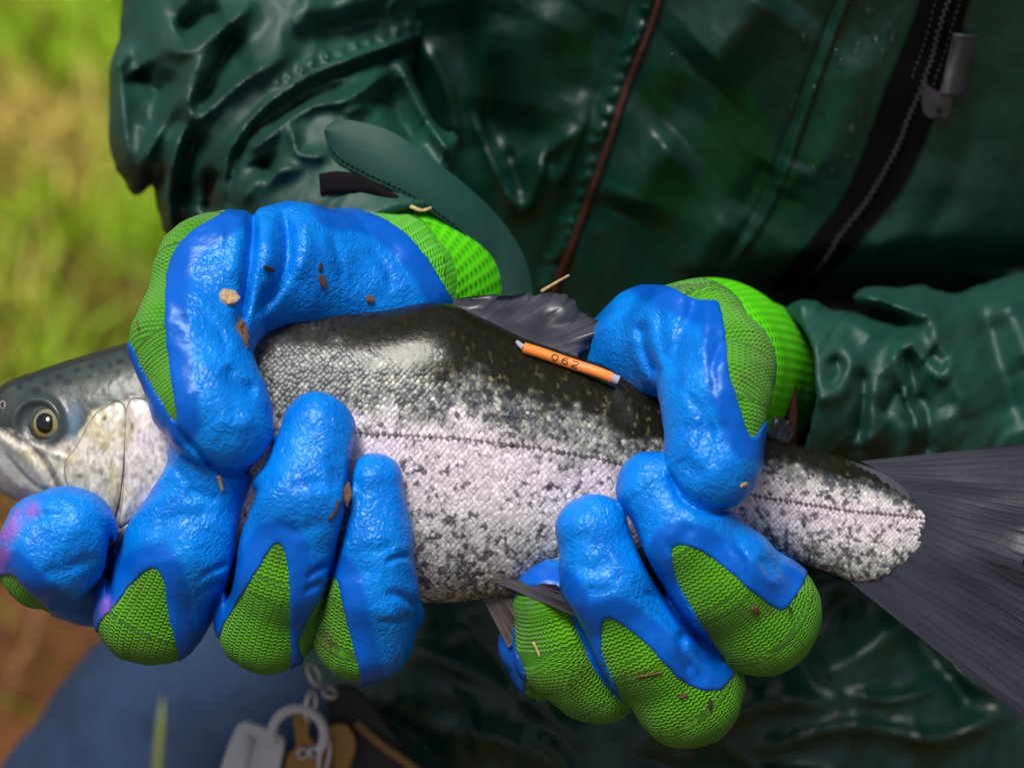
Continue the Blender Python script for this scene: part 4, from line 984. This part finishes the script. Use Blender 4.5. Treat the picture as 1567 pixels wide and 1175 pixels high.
# eye
def dome(cx, cy, z0, rx, ry, hgt, r0=0.0, rings=12, n=48, p=2.0):
    rr = np.linspace(r0, 1, rings); th = np.linspace(0, 2 * np.pi, n, endpoint=False)
    X = cx + rx * rr[:, None] * np.cos(th); Y = cy + ry * rr[:, None] * np.sin(th); Z = z0 + fishz(X, Y) + hgt * (1 - rr[:, None] ** p)
    v = PA(np.stack([X.ravel(), Y.ravel(), Z.ravel()], 1)); i = np.arange(rings - 1)[:, None]; k = np.arange(n)[None]
    q = np.stack([i * n + k, i * n + (k + 1) % n, (i + 1) * n + (k + 1) % n, (i + 1) * n + k], -1).reshape(-1, 4)[:, ::-1]
    return v, q, np.repeat(rr, n), np.tile(th, rings)
ez = -0.5
v, q, rr, th = dome(EYE[0], EYE[1], ez, 28, 28, 9)
ec = np.tile(np.array([0.05, 0.06, 0.05]), (len(v), 1))
eye = mobj('eye', v, q, M['iris'], fish, attrs={'col': np.concatenate([ec, np.ones((len(v), 1))], 1)})
v, q, rr, th = dome(EYE[0] + 1, EYE[1] + 1, ez + 2.5, 23, 23.5, 9.5, 0.05)
gold = np.array([0.33, 0.27, 0.085]); kk = (0.55 + 0.8 * fbm(np.cos(th) * 6 + 9, np.sin(th) * 6 + rr * 9, 91, 3))[:, None]
ic = gold * kk; up_ = (np.sin(th) < -0.2)[:, None] * 0.4; ic = ic * (1 - up_) + np.array([0.20, 0.22, 0.17]) * up_
e_ = sstep(0.88, 1.0, rr)[:, None]; ic = ic * (1 - 0.85 * e_)
mobj('iris', v, q, M['iris'], eye, attrs={'col': np.concatenate([ic, np.ones((len(v), 1))], 1)})
v, q, rr, th = dome(EYE[0] - 1, EYE[1] + 1, ez + 9.0, 14.0, 15.5, 4.5); mobj('pupil', v, q, M['pupil'], eye)
# nostril
v, q, rr, th = dome(4, 619, -1.0, 6, 8, 4); c = np.tile([0.22, 0.19, 0.16, 1], (len(v), 1)); c[rr < 0.5] = (0.02, 0.02, 0.02, 1)
mobj('nostril', v, q, M['head'], fish, attrs={'col': c})

# ---- fins: ribbed sheets with real thickness
def fin(name, base, edge, n, m, fold, nray, col_a, col_b, rag=0.0, seed=1, thick=2.4, label=None, dark=0.5):
    """base / edge: rows (px, py, z) with matching parameter; rays run from base to edge"""
    def res(p, k):
        p = spline(p, 14); L = np.concatenate([[0], np.cumsum(np.linalg.norm(np.diff(p[:, :2], axis=0), axis=1))]); t = np.linspace(0, L[-1], k); return np.stack([np.interp(t, L, p[:, i]) for i in range(3)], 1)
    a, b = res(base, n), res(edge, n); u = np.linspace(0, 1, n); t = np.linspace(0, 1, m)
    rg = np.random.default_rng(seed)
    end = 1 - rag * fbm(u * nray * 1.7, u * 0 + 3, seed, 2) * 1.0
    g_ = a[:, None] * (1 - t[None, :, None] * end[:, None, None]) + b[:, None] * (t[None, :, None] * end[:, None, None])
    uw = u[:, None] + 0.35 / nray * (fbm(u[:, None] * nray * 0.9, t[None] * 3.0, seed + 2, 3) - 0.5) * 4 * t[None]
    ray = np.abs(np.sin(np.pi * uw * nray * (1 + 0.0 * t[None]))) ** 0.45 * 0.6 + 0.4 * np.abs(np.sin(np.pi * uw * nray * 2)) ** 0.5 * t[None] + 0.4 * (1 - t[None])
    g_[..., 2] += (fold * (fbm(u[:, None] * 5 + 3, t[None] * 1.2, seed, 2) - 0.5) * 2) * t[None] + (1 - ray) * 1.1 * (0.3 + 0.7 * t[None])
    idx = np.arange(n * m).reshape(n, m); flat = g_.reshape(-1, 3)
    q = np.stack([idx[:-1, :-1], idx[1:, :-1], idx[1:, 1:], idx[:-1, 1:]], -1).reshape(-1, 4)
    ring = np.concatenate([idx[:, 0], idx[-1, 1:], idx[-2::-1, -1], idx[0, -2:0:-1]]); j = np.arange(len(ring)); j2 = (j + 1) % len(ring)
    v = np.concatenate([PA(flat), PA(flat - np.array([0, 0, thick]))])
    U = np.repeat(u, m); T = np.tile(t, n)
    k = fbm(U * nray * 0.8, T * 2.5, seed + 5, 3)[:, None]
    c = np.array(col_a) * (1 - k) * 0.8 + np.array(col_b) * k * 0.8
    c = c * (1 - dark * ((1 - ray.reshape(-1, 1)) * 1.6) * (0.3 + 0.7 * T[:, None]))
    c = np.concatenate([c, c]); c = np.concatenate([c, np.ones((len(c), 1))], 1)
    return mobj(name, v, [q, q[:, ::-1] + n * m, np.stack([ring[j], ring[j2], ring[j2] + n * m, ring[j] + n * m], 1)[:, ::-1]], M['fin'], fish, attrs={'col': c}, sharp=60, label=label)
FA, FB = (0.020, 0.021, 0.034), (0.046, 0.046, 0.070)
fin('tail_fin', [(1316, 705, 2), (1356, 727, 3), (1390, 754, 3.5), (1404, 800, 4), (1392, 846, 3.5), (1354, 876, 3), (1298, 888, 2)],
    [(1640, 672, -25), (1655, 740, -15), (1600, 800, 0), (1572, 860, 10), (1580, 940, 10), (1600, 1040, 0), (1590, 1120, -20)], 300, 40, 26, 30, FA, FB, 0.05, 3, 3.0, dark=0.55)
fin('dorsal_fin', [(690, 468, 4), (740, 490, 6), (800, 517, 8), (850, 534, 8), (884, 546, 6)],
    [(700, 455, -4), (748, 449, -18), (810, 447, -34), (862, 445, -42), (886, 456, -48), (897, 474, -46), (938, 489, -40), (944, 500, -30), (922, 520, -20), (884, 543, 2)], 220, 26, 30, 11, (0.022, 0.024, 0.036), (0.075, 0.074, 0.10), 0.16, 8, 2.2, dark=0.6)
fin('adipose_fin', [(1176, 668, 2), (1190, 674, 2), (1206, 678, 2)], [(1184, 636, -10), (1206, 644, -16), (1216, 664, -14)], 30, 14, 4, 2, (0.004, 0.005, 0.009), (0.014, 0.015, 0.024), 0.0, 5, 4.0, dark=0.2)
fin('pelvic_fin', [(752, 888, 78), (775, 884, 80), (800, 890, 78)], [(884, 944, 168), (876, 916, 168), (852, 894, 158)], 50, 24, 6, 7, (0.03, 0.027, 0.034), (0.075, 0.068, 0.085), 0.05, 6, 3.0, dark=0.5, label='near pelvic fin folded back along the belly')
fin('pelvic_fin', [(735, 908, 10), (760, 910, 14), (790, 908, 16)], [(778, 992, 20), (800, 975, 30), (812, 950, 34)], 50, 24, 8, 7, (0.07, 0.052, 0.05), (0.12, 0.092, 0.09), 0.04, 7, 3.0, dark=0.5, label='far pelvic fin hanging below the belly')

# ================================================================== numbered tag
tg = thing('fish_tag', 'small orange tube tag numbered 062 stuck in the back of the trout', 'tag', W(P(800, 532, 100)))
def tz(x, y): return float(fishz(np.array([x]), np.array([y]))[0])
tpath = PA(np.array([(801, 532, tz(801, 532) + 12), (830, 541, tz(830, 541) + 15), (870, 555, tz(870, 555) + 15), (910, 568, tz(905, 572) + 16), (936, 578, tz(936, 582) + 18)]))
tp_ = spline(tpath, 8); v, f = tube(tp_, 8.4, 20); mobj('tube', v, f, M['orange'], tg, sharp=50)
e = tp_[-1]; d = tp_[-1] - tp_[-2]; d /= np.linalg.norm(d); v, f = tube([e - d * 1, e + d * 11, e + d * 12.5], [7.6, 7.4, 5.5], 14); mobj('end_plug', v, f, M['clear'], tg, sharp=50)
s0 = tp_[0]; v, f = tube([s0 + d * 1, s0 - d * 5 + np.array([0, 2, -5]), s0 - d * 10 + np.array([0, 5, -12])], [5.0, 4.2, 3.2], 12); mobj('anchor', v, f, M['clear'], tg, sharp=50)
Lt = np.concatenate([[0], np.cumsum(np.linalg.norm(np.diff(tp_, axis=0), axis=1))])
def on_tube(s, ang, r=8.6):
    p = np.array([np.interp(s, Lt, tp_[:, i]) for i in range(3)]); up = np.cross([0, 0, 1.0], d); up /= np.linalg.norm(up); out = np.cross(d, up)
    return p + r * (math.sin(ang) * up + math.cos(ang) * out)
def glyph(ch):
    if ch == '0': a = np.linspace(0, 2 * np.pi, 25); return np.stack([0.5 * np.cos(a), np.sin(a)], 1)
    if ch == '6':
        a = np.linspace(0, 2 * np.pi, 18); lo_ = np.stack([0.5 * np.cos(a + np.pi), -0.4 + 0.6 * np.sin(a + np.pi)], 1); return np.concatenate([[(0.42, 0.8), (0.2, 1.0), (-0.15, 0.95), (-0.42, 0.5)], lo_])
    return np.array([(-0.5, 0.5), (-0.35, 0.9), (0.0, 1.0), (0.38, 0.9), (0.5, 0.5), (0.3, 0.1), (-0.3, -0.6), (-0.5, -1.0), (0.5, -1.0)])
for i, ch in enumerate('062'):
    gl_ = glyph(ch); pts = np.array([on_tube(50 + 16 * i + q[0] * 9.5, 0.08 + q[1] * 0.50) for q in gl_])
    v, f = tube(pts, 0.85, 5); mobj('digit', v, f, M['ink'], tg, label='dark printed ' + {'0': 'zero', '6': 'six', '2': 'two'}[ch])
# ================================================================== keys on the belt
KZ = -440
key = thing('key_bunch', 'bunch of keys with a white fob hanging from a metal clip below the gloves', 'keys', W(P(470, 1110, KZ)))
M['white_plastic'] = mat('white_plastic', (0.62, 0.62, 0.66), 0.4); M['steel'] = mat('steel', (0.55, 0.52, 0.56), 0.3, 0.5, 0.8); M['brass'] = mat('brass', (0.32, 0.16, 0.035), 0.4, 0.5, 0.5); M['black_rubber'] = mat('black_rubber', (0.012, 0.012, 0.014), 0.6); M['tan_cord'] = mat('tan_cord', (0.30, 0.17, 0.06), 0.8)
def slab(outline, z0, z1, bev=4):
    o = spline(outline, 8, True); n = len(o); c = o.mean(0); rows = []
    for k_, z in ((0.97, z0), (1.0, z0 + bev * 0.6), (1.0, z1 - bev * 0.6), (0.93, z1)):
        t = c + (o - c) * k_; rows.append(PA(np.column_stack([t, np.full(n, z)])))
    v = np.concatenate(rows); f = []
    for r_ in range(3):
        for k_ in range(n): f.append((r_ * n + k_, (r_ + 1) * n + k_, (r_ + 1) * n + (k_ + 1) % n, r_ * n + (k_ + 1) % n))
    f.append(tuple(range(n))); f.append(tuple(3 * n + k_ for k_ in range(n - 1, -1, -1))); return v, f
v, f = slab([(322, 1240), (336, 1180), (358, 1120), (372, 1104), (392, 1106), (428, 1122), (436, 1140), (424, 1200), (414, 1250), (370, 1265)], KZ - 30, KZ, 14); mobj('white_fob', v, f, M['white_plastic'], key, sharp=40)
v, f = tube(PA(np.array([(352, 1236, KZ + 4), (368, 1180, KZ + 5), (384, 1128, KZ + 4)])), 9, 8); mobj('fob_edge', v, f, M['white_plastic'], key)
a = np.linspace(math.radians(200), math.radians(-42), 26)
v, f = tube(PA(np.column_stack([456 + 40 * np.cos(a), 1124 - 40 * np.sin(a), np.full(26, KZ + 4)])), 8.5, 10); mobj('white_ring', v, f, M['white_plastic'], key)
for x, y, x2, y2 in ((476, 1020, 486, 1046), (497, 1056, 512, 1062), (478, 1062, 472, 1100), (500, 1135, 492, 1180)):
    dx, dy = x2 - x, y2 - y; l = math.hypot(dx, dy); b = np.linspace(0, 2 * np.pi, 25); ux, uy = dx / l, dy / l
    q = np.column_stack([(x + x2) / 2 + ux * l * .6 * np.cos(b) - uy * 7 * np.sin(b), (y + y2) / 2 + uy * l * .6 * np.cos(b) + ux * 7 * np.sin(b), KZ - 2 + 6 * np.sin(b)])
    v, f = tube(PA(q), 4.6, 8, cap=False); mobj('chain_link', v, f, M['steel'], key)
v, f = slab([(448, 1092), (464, 1080), (476, 1090), (472, 1120), (486, 1140), (500, 1152), (510, 1200), (480, 1240), (430, 1220), (438, 1160), (452, 1140)], KZ - 26, KZ - 12, 5); mobj('brass_key', v, f, M['brass'], key, sharp=40)
v, f = slab([(500, 1118), (530, 1108), (545, 1140), (530, 1180), (505, 1170)], KZ - 52, KZ - 38, 5); mobj('brass_key', v, f, M['brass'], key, sharp=40)
v, f = slab([(500, 1060), (540, 1050), (580, 1090), (620, 1150), (640, 1220), (560, 1230), (515, 1160)], KZ - 110, KZ - 70, 14); mobj('black_pouch', v, f, M['black_rubber'], key, sharp=40)
for x, y, r_ in ((464, 1152, 8), (482, 1150, 8)):
    b = np.linspace(0, 2 * np.pi, 17); v, f = tube(PA(np.column_stack([x + r_ * np.cos(b), y + r_ * np.sin(b), np.full(17, KZ - 6)])), 3.4, 6, cap=False); mobj('split_ring', v, f, M['steel'], key)
cord = thing('lanyard_cord', 'tan cord crossing the dark pouch behind the keys', 'cord', W(P(590, 1140, KZ - 40)))
v, f = tube(spline(PA(np.array([(545, 1106, KZ - 66), (585, 1140, KZ - 50), (630, 1172, KZ - 45), (700, 1230, KZ - 60)])), 8), 7.5, 8); mobj('cord', v, f, M['tan_cord'], cord)
gs = mobj('grass_stem', *tube(spline(PA(np.array([(240, 1230, 900), (243, 1150, 910), (247, 1100, 910), (249, 1066, 900)])), 8), np.concatenate([np.linspace(7, 6, 12), np.linspace(6, 1.2, 13)]), 6, 0.4), mat('green_stem', (0.12, 0.15, 0.03), 0.6), at=W(P(240, 1230, 900)))
tag(gs, 'single green grass stem standing in front of the jeans', 'grass stem')

# ================================================================== bits of wood, straw and seed stuck to the gloves
def lump(outline_r, rx, ry, h, seed, ang=0):
    """uneven little chip: low dome with a jagged rim"""
    rg = random.Random(seed); n = 9; rows = []; jag = [rg.uniform(0.72, 1.2) for _ in range(n)]
    for rr, hh in ((0.0, h * 0.85), (0.6, h * rg.uniform(0.9, 1.1)), (0.97, h * 0.8), (1.0, -h * 0.4)):
        for k_ in range(n):
            t = 2 * math.pi * k_ / n; w_ = jag[k_] if rr > 0.3 else 1
            x, y = rx * rr * w_ * math.cos(t), ry * rr * w_ * math.sin(t)
            rows.append((x * math.cos(ang) - y * math.sin(ang), x * math.sin(ang) + y * math.cos(ang), hh + (rg.uniform(-.12, .12) * h if rr > .3 else 0)))
    f = []
    for r_ in range(3):
        for k_ in range(n): f.append((r_ * n + k_, (r_ + 1) * n + k_, (r_ + 1) * n + (k_ + 1) % n, r_ * n + (k_ + 1) % n))
    return np.array(rows), f
def chip(bvh, px, py, rx, ry, h, ang, m, name, label, cat, seed, lift=0.5):
    p, n = cast(bvh, px, py, lift) if bvh is not None else (P(px, py, lift), np.array([0.1, 0.1, 0.99]))
    if p is None: print('MISS', name, px, py); return
    v, f = lump(1, rx, ry, h, seed, -ang)
    t1 = np.array([1.0, 0, 0]) - n * n[0]; t1 /= np.linalg.norm(t1); t2 = np.cross(n, t1)
    vv = p + v[:, :1] * t1 + v[:, 1:2] * t2 + v[:, 2:] * n
    o = mobj(name, vv, f, M[m], at=W(p), sharp=50); tag(o, label, cat); return o
def stick(bvh, pts, r, m, name, label, cat, off=1.5, fixed=None):
    q = []
    for i, (x, y) in enumerate(pts):
        h, n = cast(bvh, x, y, off) if fixed is None else (P(x, y, fixed[i]), None)
        if h is not None: q.append(h)
    if len(q) < 2: print('MISS', name, pts); return
    q = spline(np.array(q), 5) if len(q) > 2 else np.array(q)
    v, f = tube(q, r * np.linspace(1, 0.6, len(q)), 7, 0.6); o = mobj(name, v, f, M[m], at=W(q[0])); tag(o, label, cat); return o
chip(BL, 350, 456, 17, 13, 6, 0.35, 'chip', 'wood_chip', 'pale oval wood chip stuck on the bend of the left thumb of the glove', 'wood chip', 1)
chip(BL, 411, 411, 11, 4, 3, 0.6, 'dark_bark', 'bark_crumb', 'thin dark bark crumb lying in the thumb crease of the blue glove', 'bark crumb', 2)
chip(BL, 493, 431, 6, 13, 4, -0.25, 'bark', 'bark_sliver', 'brown bark sliver upright on the thumb base above the dark back of the fish', 'bark sliver', 3)
chip(BL, 490, 408, 3.5, 7, 3, 0.2, 'dark_bark', 'bark_crumb', 'tiny dark bark crumb just above the brown sliver on the thumb base', 'bark crumb', 4)
chip(BL, 566, 458, 6, 6, 5, 0, 'bark', 'bark_crumb', 'round brown crumb on the blue palm just above the fish back', 'bark crumb', 5)
cone_ = thing('catkin', 'broken brown scaly catkin wedged between the left thumb and the fish', 'catkin', W(P(370, 530, 158)))
cz0 = 158
rg_ = random.Random(4)
v, f = tube(PA(np.array([(366, 484, cz0 + 10), (367, 500, cz0 + 12), (368, 530, cz0 + 16), (372, 568, cz0 + 18)])), [2, 3, 5, 3], 7); mobj('core', v, f, M['dark_bark'], cone_)
for i in range(18):
    y = 496 + i * 3.9; s_ = -1 if i % 2 else 1; x = 368 + s_ * rg_.uniform(2, 7)
    v, f = lump(1, rg_.uniform(4, 6.5), rg_.uniform(6, 10), 3, i, s_ * 0.5); pz_ = cz0 + 18 + rg_.uniform(-2, 4)
    mobj('scale', v + P(x, y, pz_), f, M['bark'], cone_, sharp=50)
stick(BL, [(334, 728), (337, 736), (340, 750)], 4.0, 'straw', 'straw_bit', 'short pale straw lying on the blue finger just below the left thumb tip', 'straw')
seed_ = chip(None, 531, 757, 8, 20, 8, 0.05, 'bark', 'seed_husk', 'brown seed husk squeezed between the two smaller fingers of the left glove', 'seed husk', 7, lift=196)
stick(BL, [(518, 765), (514, 780), (503, 795)], 3.6, 'dark_bark', 'twig', 'dark bent twig beside the brown seed husk on the left glove', 'twig')
stick(BL, [(206, 575), (212, 590)], 1.6, 'bark', 'bark_sliver', 'hair thin brown sliver on the green back of the left thumb', 'bark sliver') if False else None
stick(None, [(828, 446), (848, 434), (871, 421)], 2.6, 'straw', 'straw_bit', 'slim pale straw poking up behind the dorsal fin', 'straw', fixed=[-30, -28, -26])
stick(None, [(628, 316), (645, 322), (660, 318)], 3.4, 'straw', 'straw_bit', 'curled tan straw caught in the sleeve hem above the bright cuff', 'straw', fixed=[-80, -76, -80])
stick(BR, [(1137, 543), (1141, 532), (1150, 533), (1157, 543)], 2.2, 'straw', 'straw_bit', 'bent straw on the green back of the right thumb of the glove', 'straw', off=4) 
chip(BR, 1138, 741, 8, 3, 2.5, 0.1, 'straw', 'straw_chip', 'tiny tan crescent chip at the tip of the right thumb', 'chip', 9)
KB = {}
def knit_bvh(gl):
    o = [c for c in gl.children if c.name.startswith('knit_back')][0]; me = o.data
    b = base_of(person); v = np.array([x.co for x in me.vertices]) + b; v = ((v - O) @ ROT) / S
    return BVHTree.FromPolygons([Vector(p) for p in v], [tuple(p.vertices) for p in me.polygons])
KR = knit_bvh(GR); KL = knit_bvh(GL)
chip(KR, 1155, 931, 7, 5, 3.5, 0.6, 'bark', 'bark_crumb', 'brown crumb on the green knuckle nearest the tail', 'bark crumb', 11)
stick(KR, [(1199, 914), (1206, 925), (1211, 935)], 2.0, 'dark_bark', 'twig', 'thin dark twig at the blue and green border nearest the tail', 'twig')
chip(KR, 1086, 1077, 3.5, 8, 3, 0.1, 'dark_bark', 'bark_crumb', 'dark upright crumb on the lowest green knuckle', 'bark crumb', 12)
chip(KR, 1045, 1064, 9, 3, 2.5, -0.3, 'bark', 'bark_crumb', 'flat brown crumb left of the dark one on the lowest green knuckle', 'bark crumb', 13)
stick(KR, [(817, 982), (822, 992), (827, 1004)], 2.2, 'straw', 'straw_bit', 'short straw on the green finger below the hanging pelvic fin', 'straw')
stick(KR, [(975, 1034), (995, 1031), (1012, 1028)], 1.8, 'bark', 'twig', 'fine brown fibre lying across the middle green knuckle', 'twig')
stick(KL, [(207, 478), (211, 492), (214, 506)], 1.8, 'bark', 'bark_sliver', 'hair thin brown sliver on the green back of the left thumb', 'bark sliver')
